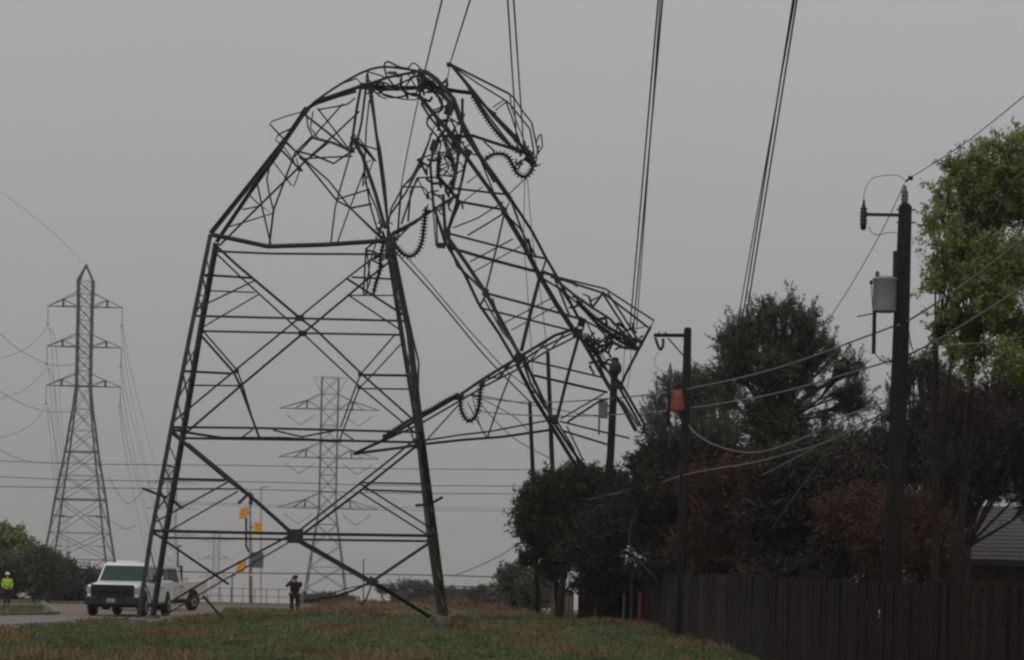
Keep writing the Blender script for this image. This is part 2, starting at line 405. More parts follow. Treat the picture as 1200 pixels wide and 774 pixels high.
LOWER = [
 # legs of the standing body
 (L, 'F', .20, [(162, 724), (177, 627), (200, 505), (223, 390), (246.5, 275)]),
 (L, 'B', .20, [(178, 727), (193, 629), (213.5, 513), (234, 390), (253, 285)]),
 (L, 'F', .19, [(522, 724), (510, 629), (493.5, 505), (480, 391), (458, 283)]),
 (L, 'B', .16, [(516, 720), (503, 627), (489, 500), (471, 391), (455, 290)]),
 (N_, 'F', .10, [(473, 345), (485, 400), (491, 425), (490, 470), (496, 520)]),
 # top bars
 ('top_beam', 'F', .19, [(246.5, 275), (260, 277.5), (314, 289), (380, 287), (455, 282)]),
 (H_, 'B', .14, [(254, 295), (319, 297.7), (455, 298.5)]),
 # level 1
 (H_, 'F', .13, [(225, 370), (351, 373), (477, 376)]), (H_, 'B', .13, [(234, 388.5), (354.6, 391), (471, 393)]),
 (D_, 'F', .115, [(250, 285), (277, 310), (351, 372.4)]), (D_, 'B', .115, [(252, 296), (284, 327), (354.6, 391)]),
 (D_, 'F', .115, [(351, 372), (407, 326), (429, 309), (452, 293)]), (D_, 'B', .115, [(354.6, 391), (407, 347), (427, 330), (461, 303)]),
 (H_, 'F', .08, [(235, 322), (296, 326)]), (H_, 'B', .08, [(243, 341), (299, 343)]),
 (D_, 'F', .08, [(299, 329), (227, 364)]), (D_, 'B', .08, [(302.6, 345.6), (237, 384)]),
 (H_, 'F', .08, [(412, 325.4), (466, 328)]), (H_, 'B', .08, [(407, 346.4), (463, 346.4)]),
 (D_, 'F', .08, [(407, 327), (474, 370)]), (D_, 'B', .08, [(409, 347), (470, 388)]),
 # level 2
 (D_, 'F', .11, [(351, 373), (277.5, 433), (204, 494)]), (D_, 'B', .11, [(354.6, 391), (284, 450.5), (217, 508)]),
 (D_, 'F', .11, [(351, 373), (372, 389), (425, 440), (489, 497)]), (D_, 'B', .11, [(354.6, 391), (421, 453), (487, 508)]),
 (D_, 'F', .11, [(236, 386), (277.5, 434), (282.6, 447), (299, 502.5)]), (D_, 'B', .11, [(236, 394), (274, 437), (281, 452), (304, 514)]),
 (H_, 'F', .085, [(215, 435), (272.5, 438)]), (H_, 'B', .085, [(226, 452), (281, 452.5)]),
 (D_, 'F', .10, [(464, 391), (422.4, 438.7), (399, 501)]), (D_, 'B', .10, [(472, 401), (434, 442), (421, 455), (401, 507.5), (398, 517)]),
 (H_, 'F', .085, [(425, 439.5), (484, 440.4)]), (H_, 'B', .085, [(423, 455.5), (481, 456)]),
 # waist belt
 (H_, 'F', .14, [(201, 501), (299, 502), (493, 507)]), (H_, 'B', .16, [(214, 514), (360, 516), (491, 519)]),
 (N_, 'F', .15, [(202, 504), (219, 507.5), (261, 514), (330, 514), (400, 518)]),
 (N_, 'M', .09, [(320, 504), (353.6, 512), (395.6, 504)]), (N_, 'X', .10, [(202, 503), (213, 515)]),
 (D_, 'X', .08, [(296, 504), (281, 515)]), (D_, 'Y', .08, [(400, 505), (418, 518)]),
 # level 3
 (D_, 'F', .17, [(200, 505), (214, 517), (267.5, 562), (292.7, 580.6), (345, 627)]),
 (D_, 'B', .11, [(220, 520), (283, 572), (345, 630)]),
 (H_, 'F', .11, [(189, 561), (264, 562.5)]), (H_, 'B', .085, [(205, 573), (277.6, 573)]),
 (D_, 'F', .10, [(267.5, 565.5), (181, 613)]), (D_, 'B', .085, [(279, 575.6), (195, 624)]),
 (D_, 'F', .12, [(345, 626), (421, 567), (464, 533), (492, 510)]), (D_, 'B', .11, [(350, 630), (427, 572), (488, 523)]),
 (H_, 'F', .10, [(421, 565.5), (502, 567)]), (H_, 'B', .085, [(427.5, 574.7), (497, 577)]),
 (D_, 'F', .10, [(421, 567), (507, 621)]), (D_, 'B', .09, [(421, 577), (502, 628)]),
 (H_, 'F', .13, [(177, 622), (345, 625.5), (509, 628)]), (H_, 'B', .13, [(193, 630), (345, 632), (503, 634)]),
 # lowest bay
 (D_, 'F', .16, [(180, 624), (195, 635), (254, 675.5), (268, 685)]),
 (D_, 'B', .15, [(238, 698), (262, 725)]),
 (D_, 'F', .12, [(340, 628), (251, 675.5), (200, 706)]), (D_, 'B', .11, [(345, 632), (259, 682), (192, 722)]),
 (D_, 'F', .20, [(350, 632), (437, 681.5), (505, 723)]), (D_, 'B', .10, [(350, 636), (432, 683), (498, 718)]),
 (D_, 'F', .14, [(509, 633), (437, 681.5)]), (N_, 'M', .09, [(437, 681.5), (415, 692), (393, 700), (357, 705)]),
 (N_, 'M', .06, [(437, 681.5), (430, 700), (424, 709)]), (N_, 'M', .05, [(438, 683), (446, 695), (452, 708)]),
 (N_, 'M', .06, [(436, 684), (405, 690), (370, 703)]),
 # anti climbing spikes
 ('climbing_guard', 'F', .12, [(167, 572), (182, 578), (196, 583)]), ('climbing_guard', 'B', .12, [(199, 583), (211, 594), (215, 595)]),
 ('climbing_guard', 'F', .12, [(487, 593), (497, 592), (508, 589), (519, 583)]),
 # lacing between the paired legs
]
for y0, y1 in ((300, 322), (322, 345), (345, 372), (405, 435), (435, 470), (470, 500), (520, 545), (545, 573), (573, 600), (600, 626), (640, 680), (680, 712)):
    def lx(y, pts=((162, 724), (177, 627), (200, 505), (223, 390), (246.5, 275))):
        for a, b in zip(pts, pts[1:]):
            if b[1] <= y <= a[1]: return a[0] + (b[0] - a[0]) * (y - a[1]) / (b[1] - a[1])
    def lb(y, pts=((178, 727), (193, 629), (213.5, 513), (234, 390), (253, 285))): return lx(y, pts)
    def rx(y, pts=((522, 724), (510, 629), (493.5, 505), (480, 391), (458, 283))): return lx(y, pts)
    def rb(y, pts=((516, 720), (503, 627), (489, 500), (471, 391), (455, 290))): return lx(y, pts)
    LOWER.append(('side_lacing', 'X', .06, [(lx(y0), y0), (lb(y1), y1)]))
    LOWER.append(('side_lacing', 'Y', .06, [(lb(y0), y0), (lx(y1), y1)]) if y0 % 2 else ('side_lacing', 'X', .06, [(lx(y1), y1), (lb(y1), y1 + 4)]))
    LOWER.append(('side_lacing', 'X', .06, [(rx(y0), y0), (rb(y1), y1)]))
    LOWER.append(('side_lacing', 'Y', .06, [(rb(y0), y0), (rx(y1), y1)]))
for nm, ly, w_, pts in LOWER:
    member(nm, ly, w_, pts, M['olive_steel'] if pts[0][0] > 470 and nm == L else None)
UP = [
 # left shoulder
 (L, 'F', .21, [(247, 274), (287, 224), (337.5, 160), (357, 131)], 0), (L, 'B', .18, [(253.6, 284), (292, 227), (324, 182), (350, 140)], 0),
 (N_, 'X', .1, [(247, 274), (256, 277), (265, 277)], 0),
 (N_, 'F', .09, [(357, 131), (372, 117), (399, 98.7), (427.6, 83.6), (449.5, 78.5), (476, 81), (491, 83.6)], 1),
 (L, 'F', .16, [(357, 131), (370.5, 119), (400, 109), (423, 101)], 0), (L, 'B', .13, [(357, 128), (372, 121), (396, 113), (417.5, 107)], 0),
 (N_, 'M', .09, [(372, 129), (396, 124.7), (407.5, 122), (416, 115)], 1), (N_, 'M', .08, [(399, 98.7), (418, 92), (424, 100)], 0),
 (L, 'F', .18, [(421, 101), (434, 98.7), (454.5, 91), (492, 83.6)], 0), (L, 'M', .24, [(424, 100), (445, 102), (466, 103), (500, 103)], 0),
 (L, 'B', .18, [(424, 104), (450, 106), (480, 105), (507, 103)], 0),
 (N_, 'F', .07, [(429, 84), (446, 89), (452, 92)], 1), (N_, 'B', .07, [(430, 86), (429, 95), (431, 100)], 0),
 (N_, 'M', .07, [(453, 90), (451, 80), (451, 75), (455, 72.7), (462, 76), (470, 79.4), (480, 81)], 1),
 (N_, 'B', .07, [(479, 80), (483, 75), (488, 76), (493, 82)], 1),
 (N_, 'M', .12, [(440, 103), (449, 111), (458, 114.5), (470, 114), (483, 110), (492, 112)], 1), (N_, 'F', .07, [(437, 108), (452, 111), (470, 116), (487, 117), (491, 112)], 1),
 (N_, 'B', .07, [(432, 98), (450, 97), (460, 101), (478, 94), (490, 88)], 1), (N_, 'X', .09, [(470, 88), (470, 104)], 0),
 (D_, 'X', .08, [(484, 88), (476, 100)], 0), (D_, 'Y', .08, [(440, 97), (462, 106)], 0), (D_, 'X', .08, [(455, 93), (466, 107)], 0), (D_, 'Y', .08, [(478, 87), (492, 110)], 0),
 (N_, 'M', .1, [(490, 84), (491, 98), (492, 113)], 0), (D_, 'X', .1, [(466, 103), (484, 112), (492, 113)], 0),
 # bent tabs sticking out to the left
 (N_, 'F', .065, [(357, 130.6), (334, 137), (318, 143), (316, 146), (330, 161), (348.7, 180)], 0),
 (N_, 'B', .065, [(340, 151), (326, 158), (322.7, 164), (333.6, 174), (345, 190)], 0),
 (N_, 'F', .08, [(358.8, 134), (360.5, 149), (367, 162.5), (384, 166), (411, 177)], 0), (N_, 'B', .07, [(367, 131), (364, 150), (375, 165)], 0),
 (D_, 'F', .12, [(357, 134), (384, 155), (409, 177)], 0), (D_, 'B', .11, [(372, 127), (390, 150), (408, 174)], 0),
 (D_, 'X', .07, [(402, 122), (370, 158), (346, 184)], 0), (D_, 'Y', .07, [(421, 130.6), (392, 158), (366, 181)], 0),
 (N_, 'M', .13, [(366, 162), (390, 168), (413, 178.5)], 0),
 # shoulder web
 (N_, 'F', .08, [(329, 175), (352.7, 200)], 0), (N_, 'B', .06, [(319, 188.5), (341, 217), (344, 219), (351, 200), (347, 186)], 0),
 (D_, 'F', .09, [(334, 167), (357.7, 188.5), (384.6, 212), (409.8, 244), (443, 277)], 0), (D_, 'B', .09, [(350, 184), (359, 192), (394.6, 235.6), (409.8, 244), (446, 278)], 0),
 (D_, 'M', .12, [(384.6, 166.7), (357.7, 188.5), (304, 240.6), (257, 287.6)], 0), (D_, 'X', .09, [(366, 160), (346, 180), (332, 217), (320.8, 247), (315.7, 290)], 0),
 (N_, 'M', .07, [(317.4, 190), (313, 210), (316, 228), (320.8, 247)], 0), (D_, 'M', .08, [(300.6, 212), (307, 244), (317.4, 288)], 0),
 (N_, 'M', .07, [(290.5, 227), (304, 240), (319, 250.7), (287, 260.8), (262, 268)], 0), (N_, 'X', .06, [(282, 242), (285, 246), (294, 244), (304, 242)], 0),
 (N_, 'M', .07, [(346, 177), (370, 183), (391, 192), (401, 185), (411, 178.5)], 0), (N_, 'M', .08, [(355, 186), (380, 184.5), (413, 183)], 0),
 (D_, 'F', .08, [(411, 180), (396, 232), (393, 245), (388, 286)], 0), (D_, 'B', .08, [(427, 200), (410, 244), (395, 286)], 0),
 (D_, 'F', .08, [(395, 234), (433.7, 222)], 0), (D_, 'B', .08, [(410, 244), (436, 239)], 0), (N_, 'M', .06, [(430, 190), (438, 187), (427, 215)], 0),
 (N_, 'F', .09, [(352, 196), (355, 201), (349, 200)], 0),
 # struts from the crumpled knee down to the body
 (L, 'F', .17, [(423.4, 101), (418, 130), (414, 157.5), (412, 176)], 0), (N_, 'B', .12, [(429, 104), (424, 144), (418, 170)], 0),
 (L, 'F', .17, [(434, 102), (441, 160), (444.7, 175), (450, 215), (455, 276)], 0), (L, 'B', .17, [(432, 103), (438, 140), (446, 200), (455, 270)], 0),
 (L, 'F', .18, [(412, 160), (425, 182), (440.5, 227), (452, 268)], 0), (N_, 'B', .09, [(425, 180), (427, 202), (433, 239), (442, 270)], 0),
 (N_, 'B', .08, [(432.6, 117), (429, 150), (427.6, 182), (425, 219)], 0), (D_, 'X', .09, [(418, 165), (438, 187)], 0), (D_, 'Y', .09, [(420, 162), (433, 179), (440, 189)], 0),
 (D_, 'M', .1, [(414, 158), (408, 178)], 0), (D_, 'M', .09, [(416, 158), (421, 180)], 0), (N_, 'X', .08, [(428, 215), (441, 245), (447, 268)], 0),
 (D_, 'X', .08, [(412, 176), (424, 170), (443, 176)], 0),
 # the knee itself
 (L, 'F', .24, [(490, 84), (500, 86), (511, 94), (522, 107), (532, 118)], 0), (L, 'B', .22, [(489, 87), (503, 96), (515, 108), (530, 124)], 0),
 (L, 'M', .17, [(490, 102), (520, 103), (536, 106), (555, 108)], 0), (L, 'B', .12, [(500, 108), (530, 108), (553, 111)], 0),
 (D_, 'X', .1, [(498, 88), (497, 106)], 0), (D_, 'Y', .1, [(503, 92), (512, 107)], 0), (D_, 'M', .18, [(496, 98), (508, 101)], 0), (N_, 'M', .2, [(500, 99), (506, 104), (515, 104)], 0),
 (N_, 'M', .09, [(508, 108), (516, 116), (518, 128), (508, 133), (500, 140)], 1), (N_, 'F', .08, [(512, 108), (517, 122), (524, 126), (526, 118)], 1),
 (D_, 'X', .09, [(507, 130), (524, 124), (532, 120)], 0),
 # arm thrown up and over to the right
 ('crossarm_chord', 'F', .17, [(526.5, 75), (540, 90), (554, 107), (578, 137), (611, 172.6)], 0), ('crossarm_chord', 'B', .12, [(526.5, 75), (545, 98), (554, 112), (575, 140), (601, 175)], 0),
 ('crossarm_chord', 'F', .11, [(526.5, 75), (560, 98), (591, 117)], 0), ('crossarm_chord', 'B', .10, [(526.5, 75), (560, 92), (597, 110.5)], 0),
 ('crossarm_chord', 'M', .12, [(560.7, 117), (577.5, 133), (604, 160)], 0), ('crossarm_chord', 'F', .10, [(554, 107), (562, 118), (577, 130.6), (582, 133)], 0),
 (D_, 'X', .07, [(577.5, 125.6), (591, 117)], 0), (D_, 'X', .07, [(581, 129), (595, 118)], 0),
 (N_, 'F', .09, [(597, 110.5), (602.7, 115.5), (612, 130), (623, 144), (628, 167.5), (631, 180)], 0), (N_, 'B', .09, [(591, 117), (597.7, 122), (612, 140), (621, 151), (626, 180)], 0),
 (D_, 'X', .08, [(592.7, 119), (600, 138), (606, 157.5), (612, 174)], 0), (D_, 'Y', .07, [(597.7, 122), (606, 145), (618, 175)], 0), (N_, 'M', .06, [(597, 111), (599, 122)], 0),
 (N_, 'F', .07, [(628, 167), (632, 158), (634.6, 157.5), (636, 172), (624, 190)], 0), (N_, 'B', .09, [(616, 172), (622, 180), (625, 190)], 0),
 ('crossarm_chord', 'F', .14, [(529, 161), (554, 159), (575, 166), (606, 176), (622, 182)], 0), (N_, 'M', .06, [(567, 166), (580, 178)], 0),
 (N_, 'M', .13, [(604, 160), (612, 172), (624, 188)], 0), (N_, 'B', .12, [(600, 172), (612, 178), (624, 190)], 0), (D_, 'X', .1, [(607, 177), (620, 172)], 0), (N_, 'F', .12, [(611, 172), (617, 182), (624, 189)], 0),
 # mast upper panel
 (L, 'f', .20, [(490, 112), (507, 133), (524, 154), (547, 186), (590.7, 247)], 0), (L, 'b', .14, [(493.6, 120.5), (504, 137), (515.4, 151), (535, 178)], 0),
 (L, 'b', .22, [(532, 117), (542, 144), (560.7, 180), (599, 234)], 0), (L, 'f', .14, [(530, 118), (546, 160), (565, 188), (580, 214)], 0),
 (N_, 'F', .12, [(542, 115.5), (542, 144), (539, 165), (536, 184)], 0), (D_, 'F', .12, [(532, 117), (525.5, 137), (529, 141), (537, 160)], 0),
 (N_, 'M', .16, [(526, 125), (524, 140), (521, 152), (516, 160)], 0), (D_, 'X', .08, [(524, 137), (540, 147)], 0),
 (N_, 'B', .07, [(505, 134), (500, 144), (505, 152), (513, 161)], 1), (N_, 'F', .07, [(507, 154), (497, 178), (480, 215)], 0), (N_, 'B', .07, [(505, 156), (503, 165), (494, 190)], 0),
 (N_, 'M', .2, [(514, 160), (511, 172), (506, 180)], 0), (D_, 'X', .09, [(515, 160), (540, 161)], 0), (D_, 'Y', .08, [(518, 160), (524, 178), (528, 184)], 0), (D_, 'X', .08, [(524, 178), (534, 171), (538, 168)], 0),
 (D_, 'X', .12, [(536, 158), (550, 182)], 0), (D_, 'Y', .08, [(542, 175), (549, 170)], 0), (N_, 'F', .10, [(524, 183), (540, 176), (552, 180), (566, 184)], 0),
 # crushed middle
 (L, 'F', .17, [(511, 165), (504, 193.6), (507.6, 240.6), (521, 284)], 0), (D_, 'B', .09, [(511, 247), (513, 289), (521, 290)], 0), (D_, 'M', .08, [(507, 240), (511, 289)], 0),
 (N_, 'M', .22, [(514, 177), (512.7, 207), (524, 219), (538, 237)], 0), (N_, 'F', .13, [(519, 160), (528, 180), (533, 198.6), (531, 224)], 1),
 (D_, 'M', .16, [(540, 163), (534.5, 207), (526, 229)], 0), (L, 'B', .17, [(548, 182), (541, 215), (536, 237), (524, 274)], 0), (L, 'F', .19, [(520, 228), (521, 250), (523, 276)], 0),
 (N_, 'F', .08, [(489, 187), (507, 181), (540, 175)], 0), (N_, 'F', .08, [(489, 187), (503, 196)], 0), (N_, 'M', .09, [(489, 187), (494, 192), (500, 205)], 0),
 (N_, 'F', .12, [(514, 208), (489, 208.7), (480, 235), (470.7, 263)], 0), (N_, 'B', .08, [(490, 209), (481, 225), (478, 260)], 0), (N_, 'M', .07, [(490, 210), (498, 228), (506, 235)], 0),
 (N_, 'F', .07, [(472, 219), (485, 219), (497.5, 220.5), (504, 234)], 1), (N_, 'M', .09, [(496, 192), (472, 219), (458, 245), (455, 262)], 0), (N_, 'B', .08, [(494, 190), (476, 225), (457, 252)], 0),
 (N_, 'M', .14, [(456, 277), (470, 270), (486, 261), (504, 246)], 0), (N_, 'F', .1, [(459, 274), (480, 263), (500, 252), (520, 238), (536, 229)], 0), (N_, 'M', .09, [(467, 278), (485, 260)], 0),
 (D_, 'M', .1, [(466, 280), (467, 258), (470, 222)], 0), (D_, 'M', .07, [(513, 195), (528, 190)], 0), (D_, 'X', .07, [(514, 196), (530, 206)], 0), (D_, 'Y', .07, [(514, 205), (532, 207)], 0),
 (D_, 'X', .07, [(516, 200), (528, 193), (533, 200)], 0), (D_, 'M', .1, [(518, 180), (526, 197), (520, 205)], 0), (N_, 'X', .07, [(507, 228), (520, 230)], 0), (D_, 'Y', .08, [(505, 224), (523, 238)], 0),
 (D_, 'X', .12, [(515, 243), (536, 228)], 0), (D_, 'X', .09, [(509, 246), (521, 245)], 0), (N_, 'M', .1, [(520, 280), (525, 287), (529, 289)], 0), (D_, 'Y', .08, [(516, 262), (524, 285)], 0),
 (N_, 'M', .07, [(507, 239), (518, 252)], 0), (D_, 'M', .06, [(502, 240), (499, 250)], 0),
 # toppled mast, main chords
 (L, 'f', .24, [(590.7, 247), (616, 290), (631, 320), (653, 357), (676.5, 392.5)], 0), (L, 'b', .21, [(599, 234), (624, 272), (639.5, 302), (653, 325), (682, 381)], 0),
 (L, 'f', .24, [(522, 274), (545, 306), (569, 342), (590, 380), (610, 418)], 0), (L, 'b', .18, [(521, 284), (544, 322), (560.6, 357), (584, 391), (604, 425)], 0),
 (D_, 'X', .1, [(525, 280), (536, 312), (569, 342)], 0), (D_, 'Y', .09, [(544, 320), (569, 344)], 0), (D_, 'X', .1, [(567, 350), (590, 391), (600, 402)], 0), (D_, 'Y', .1, [(577, 350), (584, 376), (606, 412)], 0),
 (D_, 'Y', .08, [(562, 360), (570, 345)], 0), (D_, 'X', .1, [(562, 185), (579, 227), (590.7, 247)], 0), (D_, 'Y', .08, [(592, 246), (599, 234)], 0), (D_, 'X', .09, [(592, 250), (610, 268), (628, 300)], 0),
 (D_, 'Y', .09, [(599, 236), (612, 272), (620, 298)], 0), (D_, 'Y', .09, [(634, 322), (640, 303)], 0), (D_, 'X', .09, [(619, 280), (623, 299)], 0), (D_, 'X', .12, [(636, 326), (657, 339), (672, 362), (680, 374)], 0),
 (D_, 'Y', .1, [(650, 327), (660, 352), (668, 372)], 0),
 # mast panel horizontals and diagonals
 (H_, 'b', .13, [(524, 219.6), (597, 228)], 0), (H_, 'f', .13, [(538.6, 237), (590.7, 246.5)], 0), (H_, 'f', .13, [(524, 273), (582, 288), (619, 298.5), (638.7, 302.7)], 0),
 (H_, 'f', .13, [(525, 290), (580, 306), (634, 320)], 0), (H_, 'b', .13, [(634, 318), (653, 325)], 0), (H_, 'f', .13, [(570.7, 344.6), (625, 359), (682, 375)], 0), (H_, 'b', .13, [(562, 360.6), (616, 374), (672, 388)], 0),
 (D_, 'b', .06, [(531, 267.5), (560, 256), (590, 237)], 0), (D_, 'b', .06, [(548, 276), (570, 263), (594, 248)], 0), (D_, 'b', .06, [(547, 215), (564, 202)], 0), (D_, 'b', .06, [(543.7, 235.6), (566, 219)], 0),
 (D_, 'b', .06, [(550.5, 307), (601, 280)], 0), (D_, 'b', .06, [(555.6, 318.6), (611, 288.4)], 0), (D_, 'b', .06, [(591, 379), (648, 349)], 0), (D_, 'b', .06, [(599, 387.5), (655, 357)], 0),
 (D_, 'b', .06, [(597, 227), (617, 208)], 0), (D_, 'b', .06, [(600, 432), (590, 430)], 0),
 (D_, 'f', .13, [(591, 250), (582, 290), (569, 342)], 0), (D_, 'f', .16, [(633, 324), (622, 366), (611, 412)], 0), (D_, 'f', .16, [(678, 393), (665, 440), (652, 492)], 0), (D_, 'f', .13, [(524, 275), (531, 255), (540, 235)], 0),
 # lower end of the mast
 (L, 'f', .20, [(611, 415), (630, 455), (648, 494), (665, 520), (690, 556)], 0), (L, 'b', .17, [(606, 428), (625, 465), (645, 497.5), (668, 535), (684, 560)], 0),
 (L, 'f', .21, [(678, 393), (695, 422), (714, 455.5), (728, 475), (745, 506)], 0), (L, 'b', .17, [(688, 392), (706, 430), (727.6, 450.5), (756, 500)], 0),
 (D_, 'X', .1, [(684, 392), (700, 420), (712, 450)], 0), (D_, 'Y', .09, [(694, 402), (717, 445)], 0), (D_, 'X', .08, [(700, 410), (712, 425)], 0),
 (H_, 'f', .11, [(621.8, 423.6), (663, 433), (706, 443)], 0), (H_, 'b', .11, [(625, 440), (712, 460)], 0), (H_, 'f', .11, [(655.4, 494), (700, 505), (737.7, 514)], 0), (H_, 'b', .10, [(660, 505), (712, 521)], 0),
 (D_, 'b', .08, [(657, 490.8), (708, 461)], 0), (D_, 'b', .08, [(665, 495), (700, 472), (712, 468)], 0), (D_, 'X', .1, [(613, 424), (622, 450), (640, 480)], 0), (D_, 'Y', .09, [(618, 425), (632, 462), (648, 490)], 0),
 (D_, 'X', .09, [(726, 455), (740, 480), (751, 500)], 0), (D_, 'Y', .08, [(729, 470), (748, 500)], 0), (D_, 'X', .09, [(652, 492), (672, 525), (680, 548)], 0), (D_, 'Y', .08, [(664, 500), (683, 540)], 0),
 # lower crossarm thrown out to the right
 ('crossarm_chord', 'f', .11, [(633.6, 320), (652, 325), (709, 339), (766, 376), (756, 396)], 0), ('crossarm_chord', 'b', .10, [(645, 325), (655, 327), (707.5, 344), (759.5, 384)], 0),
 ('crossarm_chord', 'f', .18, [(650, 327), (672, 345), (694, 360.6), (715, 374), (732, 392), (745, 403)], 0), ('crossarm_chord', 'b', .11, [(655, 337), (677, 355.6), (694, 374), (717.5, 391), (740, 403)], 0),
 ('crossarm_chord', 'f', .17, [(763, 383), (749, 409), (733, 440), (727, 454)], 0), (D_, 'X', .09, [(707.5, 342), (694, 360.6)], 0), (D_, 'X', .08, [(706, 344), (720, 366), (734, 387.5), (743, 401)], 0),
 (D_, 'Y', .08, [(712, 343), (730, 370), (748, 399)], 0), (D_, 'X', .06, [(745, 386), (759, 382)], 0), (N_, 'f', .10, [(684, 376), (700, 384), (716, 400), (732, 408), (748, 411)], 0),
 (N_, 'b', .10, [(680, 394), (700, 399), (716, 402), (735, 410)], 0), (N_, 'f', .09, [(694, 397), (704, 406), (713, 414)], 1), (N_, 'b', .12, [(712, 393), (718, 400), (713, 412), (716, 420)], 1),
 (N_, 'f', .13, [(728, 392), (738, 404), (748, 410), (756, 396)], 1), (N_, 'b', .12, [(719, 394), (735, 399), (745, 408)], 1), (N_, 'f', .09, [(690, 426), (700, 424), (716, 428)], 0),
 (D_, 'X', .12, [(680, 372), (684, 385), (678, 393)], 0), (D_, 'Y', .1, [(686, 374), (694, 392), (700, 402)], 0), (D_, 'X', .1, [(672, 386), (686, 378)], 0), (D_, 'X', .1, [(690, 396), (696, 412), (704, 414)], 0),
 # long arm lying across, pointing down to the left
 ('crossarm_chord', 'f', .18, [(677, 384), (650, 393), (607, 419), (566, 444), (537, 464), (490, 491), (446, 517), (414, 532)], 0),
 ('crossarm_chord', 'f', .12, [(680, 392), (640, 412), (610, 431), (569, 452), (540, 469), (492, 497), (440, 521)], 0),
 ('crossarm_chord', 'b', .12, [(672, 390), (635, 408), (606, 427), (565, 449)], 0), ('crossarm_chord', 'b', .18, [(414, 532.5), (440, 529), (471, 525), (490, 522)], 0),
 (D_, 'X', .08, [(660, 392), (645, 410), (630, 405)], 0), (D_, 'Y', .08, [(640, 400), (620, 424), (612, 416)], 0), (D_, 'X', .08, [(600, 424), (585, 443), (570, 443)], 0), (D_, 'X', .09, [(480, 500), (484, 514), (490, 522)], 0),
 (D_, 'f', .10, [(541, 471), (520, 494), (498.5, 517.6)], 0), (D_, 'b', .10, [(598, 439), (584, 475), (571, 512.6)], 0),
 (H_, 'f', .11, [(494, 517), (540, 510), (574, 506), (621, 497), (648, 492)], 0), (H_, 'b', .11, [(494, 521), (540, 516), (590, 512), (645, 504)], 0),
 # crumpled arm hanging off the shoulder
 (N_, 'F', .12, [(446, 283), (437, 286), (429, 292), (427.5, 318), (426, 345)], 0), (N_, 'M', .10, [(441, 284), (434, 305), (431, 325), (430, 345)], 0), (N_, 'B', .08, [(430, 292), (434, 330), (428, 346)], 0),
 (N_, 'M', .08, [(428, 293), (441, 296), (436, 305), (449, 312)], 0), (N_, 'F', .2, [(455, 270), (461, 283), (459, 297), (452, 300)], 0), (N_, 'B', .18, [(447, 271), (452, 284), (455, 297)], 0), (N_, 'F', .15, [(447, 282), (467, 281)], 0),
 (N_, 'M', .15, [(445, 268), (444, 276), (450, 281)], 0), (N_, 'M', .16, [(455, 272), (456, 284), (463, 297)], 0),
]
for nm, ly, w_, pts, cv in UP:
    member(nm, ly, w_, pts, curve=bool(cv))
# tangled thin bars where the steel is crumpled
def tangle(n, box, ln, Y0, Y1, seed, w0=.05, w1=.09):
    q = random.Random(seed)
    for _ in range(n):
        x, y = q.uniform(box[0], box[2]), q.uniform(box[1], box[3]); a = q.uniform(0, 6.28); L_ = q.uniform(*ln); pts = [(x, y)]
        for k in range(q.choice((2, 3, 3))):
            a += q.gauss(0, .55); x += math.cos(a) * L_ / 2.5; y += math.sin(a) * L_ / 2.5; pts.append((min(box[2] + 4, max(box[0] - 4, x)), min(box[3] + 4, max(box[1] - 4, y))))
        P3 = catmull([P(px_, py_, q.uniform(Y0, Y1)) for px_, py_ in pts], 4)
        MB().angle(P3, q.uniform(w0, w1), rot=q.random() * 6.28).build('bent_brace', M['steel'], TW)
tangle(16, (426, 90, 508, 112), (12, 26), 90.2, 92.6, 1)
tangle(8, (492, 96, 520, 116), (10, 18), 90, 92.6, 2)
tangle(12, (508, 126, 540, 182), (10, 20), 90, 92.6, 3)
tangle(14, (504, 182, 538, 244), (12, 24), 90, 92.6, 4)
tangle(12, (604, 160, 630, 194), (8, 18), 90, 92.2, 5)
tangle(18, (690, 378, 750, 411), (8, 20), 90, 92.6, 6, .05, .085)
tangle(7, (690, 400, 718, 436), (10, 20), 90, 92.6, 7)
tangle(9, (444, 262, 466, 300), (8, 16), 89, 92, 8)
tangle(5, (660, 335, 700, 378), (10, 20), 90, 92.6, 10)
# gusset plates
def gusset(x, y, Y, wx, wz, th=.05, rot=0):
    mb = MB(); c = P(x, y, Y); mb.box(c, (wx, th, wz), ry=rot)
    mb.box(c + Vector((0, -th * .8, 0)), (wx * .5, th * .6, wz * .5), ry=rot + .78)
    bevel(mb.build('gusset_plate', M['steel'], TW), .008, 1)
for a in [(351, 373, 88.35, .30, .22), (354.8, 391, 94.6, .30, .22), (346, 628.5, 87.3, .55, .48), (281, 451.5, 95, .14, .14), (277.5, 435, 88.1, .14, .16), (437, 682, 87, .34, .26, .05, .5),
          (590.7, 247, 90, .22, .22), (569, 343, 90, .24, .24), (633, 322, 90, .26, .24), (677, 391, 90, .36, .34), (608, 420, 90, .36, .40, .08, .5), (458, 289, 88.8, .38, .62), (526, 76, 90, .16, .16),
          (650, 492, 90, .26, .34), (524, 275, 90, .24, .3), (517, 288, 91, .3, .2), (422, 439, 88.2, .14, .16), (421, 454, 95, .14, .16), (682, 378, 92, .26, .32, .06, .4), (620, 186, 91, .3, .3, .1, .6),
          (491, 521, 88, .24, .3), (358, 130, 90, .22, .22, .06, .6), (428, 101, 91, .35, .22, .1), (413, 177, 90.5, .16, .16), (534, 161, 91, .3, .22, .1), (738, 402, 91, .5, .3, .15, .4), (537, 466, 89.6, .22, .2), (565, 449, 89.6, .2, .2),
          (527, 127, 91, .3, .5, .2, .3), (509, 171, 91, .26, .4, .15, .3), (502, 100, 91, .5, .3, .25, .3), (548, 179, 91, .28, .25, .1, .5)]:
    gusset(*a)
